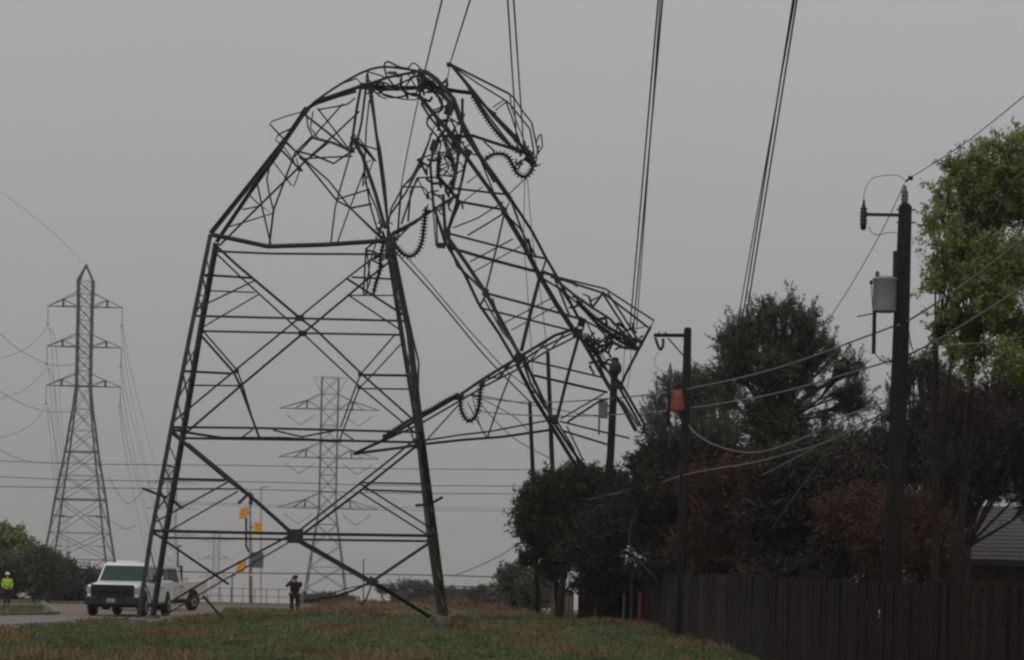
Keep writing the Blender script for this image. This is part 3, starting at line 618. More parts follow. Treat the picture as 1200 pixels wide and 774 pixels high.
# concrete footings
for x, y, Y in ((521, 722.5, 87), (515, 721.5, 96.2), (162, 728, 87), (178, 727.5, 96.2)):
    b = P(x, y, Y); g = gz(b.x, Y); top = max(b.z, g + .12)
    mb = MB(); mb.lathe([(.30, g - .3), (.30, top - .04), (.27, top)], (b.x, b.y, 0), 16)
    mb.build('concrete_footing', M['concrete'], TW, True)

#=== INSULATORS
dmb = MB().lathe([(.03, .055), (.045, .05), (.05, .02), (.13, -.005), (.135, -.02), (.09, -.012), (.03, -.03), (.02, -.06)], k=12)
disc0 = dmb.build('insulator_disc', M['porcelain']); disc_mesh = disc0.data; bpy.data.objects.remove(disc0)
for p in disc_mesh.polygons: p.use_smooth = True
def insulator(pts, Y, label, spacing=.15, sz=1.0, ylist=None, group='insulator strings on the collapsed pylon'):
    P3 = catmull([P(x, y, Y if ylist is None else ylist[i]) for i, (x, y) in enumerate(pts)], 8)
    root = thing('insulator_string', P3[0], label, 'insulator', group)
    MB().tube(P3, .055, 7).build('core_rod', M['porcelain'], root)
    acc = 0; last = P3[0]; nxt = spacing * .6
    for a, b in zip(P3, P3[1:]):
        seg = (b - a).length; d = (b - a).normalized()
        while acc + seg > nxt:
            c = a + d * (nxt - acc)
            o = bpy.data.objects.new('insulator_disc', disc_mesh); C.objects.link(o); o.parent = root
            mw = Matrix.Translation(c) @ d.to_track_quat('Z', 'Y').to_matrix().to_4x4() @ Matrix.Scale(sz, 4)
            o.matrix_parent_inverse = root.matrix_basis.inverted(); o.matrix_basis = mw
            nxt += spacing
        acc += seg
    for q in (P3[0], P3[-1]): MB().box(q, (.10, .10, .14)).build('end_fitting', M['dark_metal'], root)
INS = [([(499, 245), (498, 254), (496.5, 268), (495, 281), (491, 292), (485, 299), (478, 300.5), (470, 296), (464, 288)], 90.0, 'dark insulator string hanging in a U below the bent shoulder, right of the left body', 1.0),
 ([(554, 112), (560, 122), (572, 141), (585, 158), (600, 173), (606, 177)], 91.2, 'straight insulator string slanting down inside the raised upper crossarm', .95),
 ([(570, 186), (578, 181), (588, 180.5), (595, 184), (600, 192), (606, 203), (615, 207.5), (623, 200), (625, 190)], 90.5, 'wavy insulator string curled under the tip of the upper crossarm', 1.0),
 ([(564, 450.5), (562.5, 462), (561.5, 474), (558, 486), (550.5, 494), (543, 487), (539.6, 474), (542, 462)], 89.4, 'insulator string hanging as a loop from the long fallen crossarm', 1.0),
 ([(536, 463), (520, 471), (505, 480), (490, 487), (470, 499), (450, 512)], 89.2, 'insulator string lying along the left end of the long fallen crossarm', .9),
 ([(450, 284), (446, 300), (445, 318), (441, 330), (438, 343)], 90, 'insulator string drooping beside the crumpled stub at the shoulder', .85),
 ([(677, 353), (690, 366), (706, 379), (720, 388), (738, 396), (752, 401)], 90.6, 'insulator string trapped along the lower right crossarm', .95),
 ([(690, 368), (704, 384), (718, 394), (732, 403), (746, 408)], 91.4, 'second insulator string squashed under the lower right crossarm', .9),
 ([(688, 404), (694, 411), (702, 413), (709, 410), (715, 402)], 91, 'short insulator string curled above the transformer pole top', .9),
 ([(516, 184), (514, 198), (515, 210), (522, 218)], 91, 'insulator string crushed inside the bent mast', .9),
 ([(523, 182), (530, 190), (533, 200), (532, 214)], 91.6, 'thin insulator string beside the crushed one inside the bent mast', .8)]
for pts, Y, lb, s_ in INS: insulator(pts, Y, lb, .118, s_ * 1.06)
#=== BIG WIRES FROM ABOVE
def wire(name, P3, r, label, group=None, material=None, k=5, cat='cable'):
    o = MB().tube(P3, r, k).build(name, material or M['cable'])
    return tag(o, label, cat, group)
def overhead(top, end, Yt, Ye, r, label, group, mid=None, bow=0.0):
    a = P(end[0], end[1], Ye); b = P(top[0], top[1], Yt)
    pts = []
    for i in range(25):
        t = i / 12.0
        if t > 1.75: break
        p = a + (b - a) * t
        p.z -= bow * 4 * t * (1 - t) if t <= 1 else -bow * 1.2 * (t - 1)
        pts.append(p)
    wire('power_line', pts, r, label, group)
for top, end, lb, bw in (((518, 0), (491, 112), 'single line dropping from the top of the frame behind the pylon knee', .1),
        ((551, 0), (527, 76), 'single line reaching the raised tip of the upper crossarm', .1),
        ((595, 0), (606, 172), 'left line of the pair dropping to the upper crossarm end', .1),
        ((602, 0), (614, 176), 'right line of the pair dropping to the upper crossarm end', .1),
        ((771.5, 0), (738, 388), 'left line of the pair dropping to the lower right crossarm', .25),
        ((776.5, 0), (742, 390), 'right line of the pair dropping to the lower right crossarm', .25),
        ((929.5, 0), (858, 450), 'left line of the pair dropping into the tall bare tree', .4),
        ((934, 0), (862, 450), 'right line of the pair dropping into the tall bare tree', .4)):
    overhead(top, end, 62, 90.5, .024, lb, 'snapped overhead lines')
for top, end in (((774, 0), (746, 386)), ((931.5, 0), (852, 448))):
    overhead(top, end, 64, 91, .018, 'middle conductor of the %s' % ('pair dropping to the lower right crossarm' if top[0] < 800 else 'pair dropping into the tall bare tree'), 'snapped overhead lines')
def pw(pts, Y, r, lb, name='power_line', n=8, material=None, group=None):
    """wire through picture points; Y number or list"""
    q = [P(x, y, Y[i] if isinstance(Y, (list, tuple)) else Y) for i, (x, y) in enumerate(pts)]
    wire(name, catmull(q, n), r, lb, group, material)
pw([(491, 113), (480, 165), (470, 220), (466, 268)], 91, .022, 'slack line hanging from the pylon knee to the shoulder', group='slack lines on the pylon')
pw([(527, 77), (522, 104), (512, 140), (496, 180), (478, 215)], 91, .02, 'slack line from the raised crossarm tip down past the mast', group='slack lines on the pylon')
pw([(463, 295), (484, 318), (515, 353), (562, 410), (585, 435), (621, 471)], [90, 91, 93, 97, 99, 104], .03, 'dark line running down from the shoulder to the short pole', group='slack lines on the pylon')
pw([(470, 294), (500, 328), (540, 376), (575, 415), (600, 440), (640, 470)], [90, 91, 93, 97, 99, 104], .02, 'thin line beside the dark line from the shoulder', group='slack lines on the pylon')
pw([(615, 209), (614, 280), (618, 340), (622, 400), (626, 470)], 93, .014, 'thin line hanging from the curled insulator, left', group='slack lines on the pylon')
pw([(618, 209), (624, 280), (633, 340), (640, 400), (645, 440)], 93, .014, 'thin line hanging from the curled insulator, right', group='slack lines on the pylon')
for i, (e, m_) in enumerate((((720, 492), (640, 478)), ((619, 505), (600, 487)), ((650, 540), (600, 512)), ((571, 513), (562, 497)))):
    pw([(553, 462), m_, e], [90, 95, 102], .017, ['thin line fanning from the looped insulator to the transformer pole', 'thin line fanning from the looped insulator to the short pole', 'thin line fanning from the looped insulator towards the evergreen', 'short line from the looped insulator to the strut foot'][i], group='slack lines on the pylon')
pw([(548, 472), (560, 495), (570, 513)], 89.8, .02, 'short slack line below the looped insulator', group='slack lines on the pylon')
pw([(732, 401), (731, 430), (728, 470)], 92, .012, 'thin drop line hanging from the crushed crossarm, left', group='slack lines on the pylon')
pw([(739, 404), (739, 430), (735, 455)], 92, .012, 'thin drop line hanging from the crushed crossarm, right', group='slack lines on the pylon')
#=== STANDING TOWERS
def gmem(name, parent, prs, w_, material):
    mb = MB()
    for a, b in prs: mb.angle([a, b], w_, rot=.7)
    return mb.build(name, material, parent)
def double_circuit(Y, cx_px, lbl):
    s = FPX / Y
    H = 685 + (cx_px - 600) * sr
    z = lambda py: CAMZ + (H - py) / s * 1.0
    x0 = P(cx_px + 2, 400, Y).x
    gzz = gz(x0, Y)
    root = thing('lattice_pylon', (x0, Y, gzz), lbl, 'pylon')
    lv = [(700, 44), (656, 36), (625, 31), (586, 26), (558, 21.5), (530, 17), (505, 14), (480, 10.5), (453, 8), (435, 8), (420, 8), (407, 8), (392, 8), (376, 8), (360, 8), (345, 8.3), (330, 8.6)]
    pts = [(z(y), w_ / s) for y, w_ in lv]; pts[0] = (gzz - .2, pts[0][1])
    apex = z(311)
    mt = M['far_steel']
    cnr = lambda z_, h, i: Vector((x0 + h * (1, 1, -1, -1)[i], Y + h * (1, -1, -1, 1)[i], z_))
    for i in range(4):
        path = [cnr(a, h, i) for a, h in pts] + [Vector((x0, Y, apex))]
        MB().angle(path, .52, rot=i * 1.57).build('leg', mt, root)
    for j in range(len(pts) - 1):
        (z0, h0), (z1, h1) = pts[j], pts[j + 1]
        prs = []
        for i in range(4):
            k = (i + 1) % 4
            prs += [(cnr(z0, h0, i), cnr(z1, h1, k))] + ([(cnr(z0, h0, k), cnr(z1, h1, i))] if i in (1, 3) else [])
        gmem('cross_bracing', root, prs, .18 if j < 8 else .17, mt)
        prs = [(cnr(z1, h1, i), cnr(z1, h1, (i + 1) % 4)) for i in range(4)]
        if j < 3:
            zm = (z0 + z1) / 2; hm = (h0 + h1) / 2
            for i in range(4):
                k = (i + 1) % 4; c0, c1 = cnr(zm, hm, i), cnr(zm, hm, k)
                prs += [(c0, c0.lerp(c1, .27)), (c1, c1.lerp(c0, .27))]
        gmem('horizontal_ring', root, prs, .32 if j in (2, 4, 7) else .14, mt)
    prs = [(cnr(z(330), 8.6 / s, i), Vector((x0, Y, apex))) for i in range(4)]
    for ya, yt in ((360, 343), (407, 392), (453, 438)):
        for sd_ in (-1, 1):
            tip = Vector((x0 + sd_ * 43.5 / s, Y, z(ya)))
            h = 8 / s; prs = []
            for dy in (-h, h):
                a = Vector((x0 + sd_ * h, Y + dy, z(ya))); b = Vector((x0 + sd_ * h, Y + dy, z(yt)))
                m0 = a.lerp(tip, .5); m1 = b.lerp(tip, .5)
                prs += [(a, tip), (b, tip), (m0, m1), (a, m1)]
            gmem('crossarm', root, prs, .22, mt)
            # suspension string under each arm tip, a thing of its own
            lb = 'far suspension insulator under the %s %s arm tip of the hazy left pylon' % ({360: 'top', 407: 'middle', 453: 'bottom'}[ya], 'left' if sd_ < 0 else 'right')
            r2 = thing('insulator_string', tip, lb, 'insulator', 'insulators on the left pylon')
            bot = tip - Vector((0, 0, 22 / s))
            MB().tube([tip, bot], .09, 6).build('core_rod', mt, r2)
            yk = MB(); yk.box(bot, (.9, .12, .12)); yk.tube([bot + Vector((-.4, 0, 0)), bot + Vector((0, 0, .8)), bot + Vector((.4, 0, 0))], .05, 4)
            yk.build('yoke_plate', mt, r2)
    return x0, s, z
xL, sL, zL = double_circuit(660, 97, 'hazy standing lattice pylon with three pairs of arms on the far left')
def twin_mast(Y, cx_px, top_py, scale_, label, detail=True):
    s = FPX / Y; H = 685 + (cx_px - 600) * sr
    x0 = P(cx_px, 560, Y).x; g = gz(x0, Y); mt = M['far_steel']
    z = lambda py: CAMZ + (H - (top_py + (py - 443) * scale_)) / s
    q = scale_ / s
    root = thing('lattice_pylon', (x0, Y, g), label, 'pylon')
    hw = 9.7 * q; hd = 9.7 * q
    lv = [(715, 27, 24), (690, 23, 20), (665, 19.5, 17), (640, 16, 14), (615, 12, 12), (596, 9.7, 9.7), (577, 9.7, 9.7), (557, 9.7, 9.7), (537, 9.7, 9.7), (518, 9.7, 9.7), (499, 9.7, 9.7), (480, 9.7, 9.7), (462, 9.7, 9.7), (443, 9.7, 9.7)]
    pts = [(z(a), b * q, c * q) for a, b, c in lv]; pts[0] = (g - .3, pts[0][1], pts[0][2])
    cnr = lambda t, i: Vector((x0 + t[1] * (1, 1, -1, -1)[i], Y + t[2] * (1, -1, -1, 1)[i], t[0]))
    tk = 1.0 if detail else 1.0
    for i in range(4): MB().angle([cnr(t, i) for t in pts], .56 * tk, rot=i * 1.57).build('leg', mt, root)
    for j in range(len(pts) - 1):
        prs = []
        for i in range(4):
            k = (i + 1) % 4; prs += [(cnr(pts[j], i), cnr(pts[j + 1], k)), (cnr(pts[j], k), cnr(pts[j + 1], i))]
            if j % 2 or j > 4: prs.append((cnr(pts[j + 1], i), cnr(pts[j + 1], k)))
        gmem('cross_bracing', root, prs, .28 * tk, mt)
    for py in (480, 537, 596):
        for sd_ in (-1, 1):
            zt = z(py); prs = []
            tip = Vector((x0 + sd_ * 59 * q, Y, zt - .0))
            for dy in (-hd, hd):
                a = Vector((x0 + sd_ * hw, Y + dy, zt)); b = Vector((x0 + sd_ * hw, Y + dy, z(py - 18)))
                kn = Vector((x0 + sd_ * 26 * q, Y + dy * .7, z(py - 10))); kb = a.lerp(tip, .35)
                prs += [(a, tip), (b, kn), (kn, tip), (kn, kb), (a, kn), (kn, a.lerp(tip, .62))]
            gmem('crossarm', root, prs, .34 * tk, mt)
            if detail:
                v0 = Vector((x0 + sd_ * 51 * q, Y, zt - 7 * q)); v1 = Vector((x0 + sd_ * 34 * q, Y, z(py + 19))); v2 = Vector((x0 + sd_ * 17 * q, Y, zt - 7 * q))
                mb = MB().tube([v0, v1], .17, 5).tube([v1, v2], .17, 5)
                o = mb.build('insulator_string', mt)
                tag(o, 'V shaped insulator pair under the %s %s arm of the hazy middle pylon' % ({480: 'top', 537: 'middle', 596: 'lowest'}[py], 'left' if sd_ < 0 else 'right'), 'insulator', 'V insulators on the middle pylon')
    prs = []
    for sd_ in (-1, 1):
        t = Vector((x0 + sd_ * 20 * q, Y, z(443)))
        for dy in (-hd, hd): prs += [(t, Vector((x0 + sd_ * hw, Y + dy, z(462)))), (t, Vector((x0 + sd_ * hw, Y + dy, z(443))))]
    gmem('earth_wire_peak', root, prs, .13, mt)
twin_mast(1100, 384.5, 443, 1.0, 'hazy wide armed lattice pylon seen through the legs of the collapsed one')
twin_mast(2100, 202, 548, .52, 'very faint wide armed pylon behind the left legs of the collapsed one', False)
twin_mast(2500, 255.5, 622, .36, 'smallest faint pylon on the horizon above the white truck bed', False)
# conductors of the standing left pylon
A = [(55, 384), (54, 431), (53, 477)]
for i, (ax, ay) in enumerate(A):
    nm = ['top', 'middle', 'bottom'][i]
    pw([(ax, ay), (40, ay + 17), (20, ay + 30), (-20, ay + 42)], [660, 630, 590, 530], .06, 'faint conductor falling left from the %s left arm of the hazy pylon' % nm, group='conductors of the left pylon')
    for dx in (0, 6):
        pw([(ax + 2 + dx * .3, ay), (ax + 8 + dx, ay + 60), (ax + 19 + dx * 1.5, 700 - 60 + 30)], [660, 900, 1400], .07, '%s faint conductor running away from the %s left arm of the hazy pylon' % ('left' if dx == 0 else 'right', nm), group='conductors of the left pylon')
        pw([(ax + 87 + dx * .3, ay), (ax + 97 + dx, ay + 70), (ax + 122 + dx * 2, ay + 190)], [660, 950, 1500], .07, '%s faint conductor running away from the %s right arm of the hazy pylon' % ('left' if dx == 0 else 'right', nm), group='conductors of the left pylon')
for i, (pts) in enumerate(([(-30, 362), (0, 391), (22, 410), (54, 426), (75, 428.5), (96, 424)], [(-30, 438), (0, 459), (30, 475), (60, 483), (84, 482), (100, 477)], [(-30, 500), (0, 527), (30, 540), (62, 543), (92, 540)])):
    pw(pts, [450, 490, 530, 570, 620, 658][:len(pts)], .06, '%s dark conductor sagging in from the left edge to the hazy pylon' % ['upper', 'middle', 'lower'][i], group='conductors sagging into the left pylon')
pw([(-60, 180), (0, 224), (60, 271), (85, 295), (100, 311)], [400, 460, 560, 620, 660], .03, 'faint earth wire meeting the tip of the hazy left pylon', name='earth_wire')
for i, (a, b, c) in enumerate(((540.5, 545, 550.5), (559, 564, 570), (570.5, 573, 579), (600, 600, 605))):
    if i == 3: continue
    pw([(-60, a - .5), (0, a), (100, b - 1), (300, b + 1), (450, c - 1), (610, c), (700, c + 1)], 190, .026, '%s of the three level lines crossing behind the collapsed pylon' % ['topmost', 'middle', 'lowest'][i], group='level lines behind the pylon')
for i, (a, b) in enumerate(((588, 594), (590, 597))):
    pw([(200, a), (400, b), (620, b + 2)], 260, .02, 'very thin %s line far behind the collapsed pylon' % ['upper', 'lower'][i], group='thin far lines')
pw([(190, 669), (260, 671.5), (420, 673), (520, 674.5), (587, 675.5), (597, 665), (606, 655)], 118, .024, 'dark low line crossing behind the tower legs to the evergreen')
pw([(430, 686), (500, 687), (560, 688)], 125, .02, 'short low line near the right tower foot')
pw([(530, 676), (560, 664), (585, 652), (604, 640)], 118, .018, 'thin line rising into the evergreen')
pw([(130, 610), (145, 620), (160, 616)], 300, .03, 'faint slack loop left of the collapsed pylon legs', group='faint slack loops')
pw([(128, 560), (145, 587), (155, 588), (168, 575)], 300, .03, 'faint upper slack loop left of the collapsed pylon legs', group='faint slack loops')
#=== UTILITY POLES
def pole(base_px, Y, top, wb, wt, label):
    t = P(top[0], top[1], Y); b = G(base_px, Y)
    root = thing('utility_pole', b, label, 'utility pole')
    MB().tube([b - Vector((0, 0, .4)), b.lerp(t, .35), b.lerp(t, .7), t - Vector((0, 0, .06)), t], 1, 14, scale=[wb, wb * .93, (wb + wt) / 2, wt, wt * .6]).build('pole_shaft', M['creosote'], root, True)
    return root, b, t
# large pole at the right
rA, bA, tA = pole(1043, 60, (1061, 239), .235, .155, 'tall dark utility pole with a grey transformer, right of centre')
YA = 60
def att(name, mb, material, par, sm=True): return mb.build(name, material, par, sm)
att('top_insulator', MB().lathe([(.05, 0), (.09, .03), (.06, .06), (.10, .10), (.06, .14), (.10, .18), (.06, .22), (.095, .26), (.05, .32), (.04, .42)], P(1060, 239, YA), 12), M['grey_glaze'], rA)
att('line_clamp', MB().box(P(1067, 209, YA), (.09, .08, .09), rz=.3).tube([P(1061, 213, YA), P(1067, 209, YA)], .03, 6), M['dark_metal'], rA, False)
att('bracket_arm', MB().box((P(1015, 251.5, YA) + P(1057, 252.5, YA)) / 2, (.86, .06, .07)), M['dark_metal'], rA, False)
att('cutout_switch', MB().lathe([(.03, -.36), (.07, -.33), (.07, -.24), (.09, -.2), (.06, -.17), (.10, -.12), (.06, -.08), (.10, -.03), (.06, 0), (.10, .05), (.06, .09), (.09, .14), (.05, .18), (.035, .25), (.02, .36)], P(1012, 252, YA), 12), M['porcelain'], rA)
att('cutout_wire', MB().tube(catmull([P(1018, 266, YA), P(1022, 273, YA), P(1030, 275.5, YA), P(1042, 272.5, YA), P(1054, 274, YA)], 5), .009, 5), M['cable'], rA)
att('jumper_wire', MB().tube(catmull([P(1012, 235, YA), P(1014, 222, YA), P(1022, 210, YA), P(1036, 206, YA), P(1052, 206, YA), P(1060, 211, YA)], 5), .008, 5), M['cable'], rA)
def transformer(root, x, ytop, ybot, wpx, Y):
    a = P(x, ytop, Y); b = P(x, ybot, Y); s = Y / FPX; r = wpx * s / 2; h = (a - b).length
    att('transformer_tank', MB().lathe([(r * .93, 0), (r, .04), (r, h - .06), (r * 1.06, h - .05), (r * 1.06, h - .01), (r * .5, h + .04)], b, 20), M['grey_paint'], root)
    mb = MB()
    for k in range(2): mb.box(b + Vector((r * 1.1, 0, h * (.3 + .45 * k))), (r * .8, .12, .06))
    att('mounting_bracket', mb, M['dark_metal'], root, False)
    att('bushing', MB().lathe([(.03, 0), (.06, .03), (.04, .06), (.06, .09), (.02, .14)], a + Vector((-r * .6, 0, .02)), 10), M['grey_glaze'], root)
transformer(rA, 1036.5, 326, 366, 28, YA)
att('arrester_box', MB().box(P(1049, 312, YA), (.1, .1, .7)), M['dark_metal'], rA, False)
att('surge_arrester', MB().lathe([(.03, -.05), (.045, 0), (.02, .05)], P(1021, 331, YA), 8), M['dark_metal'], rA, False)
att('arrester_lead', MB().tube([P(1021, 333, YA), P(1023, 366, YA)], .012, 5), M['dark_metal'], rA, False)
att('secondary_bracket', MB().box((P(1025, 366, YA) + P(1023.5, 415, YA)) / 2, (.085, .07, .98)), M['black_plastic'], rA, False)
att('service_arm', MB().tube([P(1004, 371.5, YA), P(1024, 367.5, YA)], .016, 5), M['dark_metal'], rA)
att('service_wire', MB().tube(catmull([P(1024, 412, YA), P(1030, 420, YA), P(1042, 428, YA)], 4), .012, 5), M['dark_metal'], rA)
att('drop_wire', MB().tube([P(1062, 365, YA), P(1066, 395, YA), P(1069, 410, YA)], .012, 5).tube([P(1062, 375, YA), P(1065, 400, YA), P(1072, 414, YA)], .01, 5), M['cable'], rA)
MBt = MB()
for y in (246, 261): MBt.box(P(1062, y, YA - .0), (.44, .03, .035))
att('through_bolt', MBt, M['dark_metal'], rA, False)
# pole B with crossarm
rB, bB, tB = pole(797, 83, (806, 384), .165, .125, 'dark utility pole with one sided crossarm and orange red wrap')
YB = 83
att('crossarm', MB().box((P(767, 393, YB) + P(805, 393.5, YB)) / 2, (1.1, .1, .11), ry=-.02), M['creosote'], rB, False)
att('arm_brace', MB().box((P(783, 397, YB) + P(802, 418, YB)) / 2, (.80, .03, .045), ry=.82), M['dark_metal'], rB, False)
att('cutout_switch', MB().tube(catmull([P(768, 396, YB), P(771, 405, YB), P(774, 410, YB), P(777, 405, YB), P(777, 397, YB)], 4), .045, 8), M['porcelain'], rB)
att('arm_pin', MB().box(P(772, 390.5, YB), (.05, .05, .08)).box(P(780, 390.5, YB), (.05, .05, .08)), M['dark_metal'], rB, False)
g_ = MB().lathe([(.26, 0), (.28, .05), (.24, .25), (.20, .52), (.14, .66)], P(794, 482.5, YB), 14)
att('wire_guard', g_, M['red_guard'], rB)
att('riser_conduit', MB().tube([P(783.5, 500, YB), P(784, 455, YB), P(785, 438, YB)], .05, 8).box(P(785, 520, YB), (.09, .09, 1.4)), M['dark_metal'], rB)
att('top_bushing', MB().lathe([(.05, 0), (.09, .1), (.06, .2), (.09, .3), (.05, .4), (.03, .55)], P(785, 446, YB), 10), M['grey_glaze'], rB)
att('jumper_wire', MB().tube(catmull([P(772, 412, YB), P(767, 422, YB), P(770, 432, YB), P(783, 437, YB)], 5), .010, 5), M['pale_cable'], rB)
# pole C with transformer, in front of the toppled mast end
rC, bC, tC = pole(706, 106, (721, 419), .165, .15, 'leaning utility pole with small transformer beside the toppled mast')
att('pole_cap', MB().lathe([(.10, 0), (.26, .2), (.26, .42), (.14, .62)], P(721, 441, 105.8), 12).box(P(723, 452, 105.8), (.5, .3, .3)), M['dark_metal'], rC, False)
transformer(rC, 706.5, 471, 490, 11, 105.5)
att('secondary_bracket', MB().box((P(702, 490, 105.5) + P(702, 510, 105.5)) / 2, (.07, .07, .7)), M['dark_metal'], rC, False)
pole(654, 112, (642, 412), .115, .085, 'thin dark pole rising behind the evergreen, the taller of two')
pole(631, 114, (621, 470), .11, .08, 'shorter thin pole rising at the left side of the evergreen')
pole(690, 108, (716, 512), .12, .08, 'short leaning prop pole beside the transformer pole')
# wires between the poles
W = [([(1066, 209), (1100, 188), (1140, 161), (1200, 113), (1260, 64)], [60, 57, 54, 50, 46], .011, 'thin line rising right from the top of the tall transformer pole', 'cable'),
 ([(1060, 215), (1035, 268), (1000, 330), (965, 384), (935, 425), (880, 480)], [60, 62, 66, 70, 74, 80], .011, 'thin line slanting down left from the top of the transformer pole', 'cable'),
 ([(1260, 240), (1200, 280), (1130, 333), (1066, 375), (1046, 383), (1000, 400), (940, 422), (880, 440), (800, 457), (740, 465), (660, 471), (600, 471), (545, 463)], [50, 53, 56, 59.7, 60.2, 65, 71, 76, 83.3, 89, 98, 104, 108], .024, 'upper grey cable running past all the utility poles', 'pale'),
 ([(1260, 292), (1200, 335), (1130, 380), (1073, 412), (1030, 427), (990, 439), (930, 456), (880, 467), (805, 479), (740, 485), (660, 488), (600, 486), (560, 482)], [50, 53, 56, 59.7, 62, 66, 72, 76, 83.4, 89, 98, 104, 108], .024, 'lower grey cable running past all the utility poles', 'pale'),
 ([(806, 497), (815, 508), (830, 518), (850, 526), (870, 530), (890, 530), (925, 520), (960, 505), (985, 490), (1042, 470)], [83, 82, 80, 79, 78, 76, 72, 69, 66, 60.2], .02, 'pale slack loop between the orange wrapped pole and the transformer pole', 'pale'),
 ([(660, 592), (715, 580), (760, 571), (798, 558), (830, 551), (880, 543), (930, 530), (980, 514), (1042, 480)], [112, 104, 92, 83.3, 80, 76, 72, 68, 60.2], .02, 'pale cable sloping through the dark trees to the transformer pole', 'pale'),
 ([(893, 557), (930, 538), (960, 522), (1000, 500), (1042, 484)], [78, 74, 70, 66, 60.2], .018, 'short pale cable below the sloping one by the transformer pole', 'pale'),
 ([(905, 620), (925, 590), (950, 556), (975, 522), (990, 505)], [76, 74, 72, 68, 66], .014, 'thin pale guy wire rising through the dark trees', 'pale'),
 ([(1200, 395), (1150, 402), (1110, 406), (1066, 420)], [53, 55, 57, 60], .010, 'thin line crossing the green tree below the two grey cables', 'pale'),
 ([(770, 510), (762, 560), (745, 600), (738, 640), (770, 680)], [96, 94, 92, 90, 88], .016, 'dark guy wire falling beside the evergreen', 'cable')]
for pts, Y, r, lb, mt in W:
    pw(pts, Y, r, lb, group='wires strung between the utility poles', material=M['pale_cable'] if mt == 'pale' else M['cable'])
#=== TREES
def leaf_cloud(pts, size, rg, flat=.5):
    """two-triangle leaf at each point, random orientation"""
    n = len(pts)
    a = rg.normal(size=(n, 3)); a /= np.linalg.norm(a, axis=1)[:, None]
    b = rg.normal(size=(n, 3)); b -= (b * a).sum(1)[:, None] * a; b /= np.linalg.norm(b, axis=1)[:, None]
    s = size * (.55 + .9 * rg.random(n))[:, None]
    V = np.stack([pts - a * s, pts - b * s * flat, pts + a * s, pts + b * s * flat], 1).reshape(-1, 3)
    return V, np.arange(n * 4).reshape(n, 4)
def tri_tubes(A_, B_, ra, rb):
    """many 3 sided tapered twigs at once"""
    n = len(A_); d = B_ - A_; d = d / (np.linalg.norm(d, axis=1)[:, None] + 1e-9)
    u = np.cross(d, np.array([.31, .55, .77])); u /= np.linalg.norm(u, axis=1)[:, None] + 1e-9; v = np.cross(d, u)
    V = np.zeros((n, 6, 3))
    for j in range(3):
        c, s = math.cos(2.094 * j), math.sin(2.094 * j)
        o = u * c + v * s
        V[:, j] = A_ + o * ra[:, None]; V[:, 3 + j] = B_ + o * rb[:, None]
    base_ = (np.arange(n) * 6)[:, None]
    F = np.concatenate([base_ + np.array([j, (j + 1) % 3, 3 + (j + 1) % 3, 3 + j]) for j in range(3)], 0)
    return V.reshape(-1, 3), F
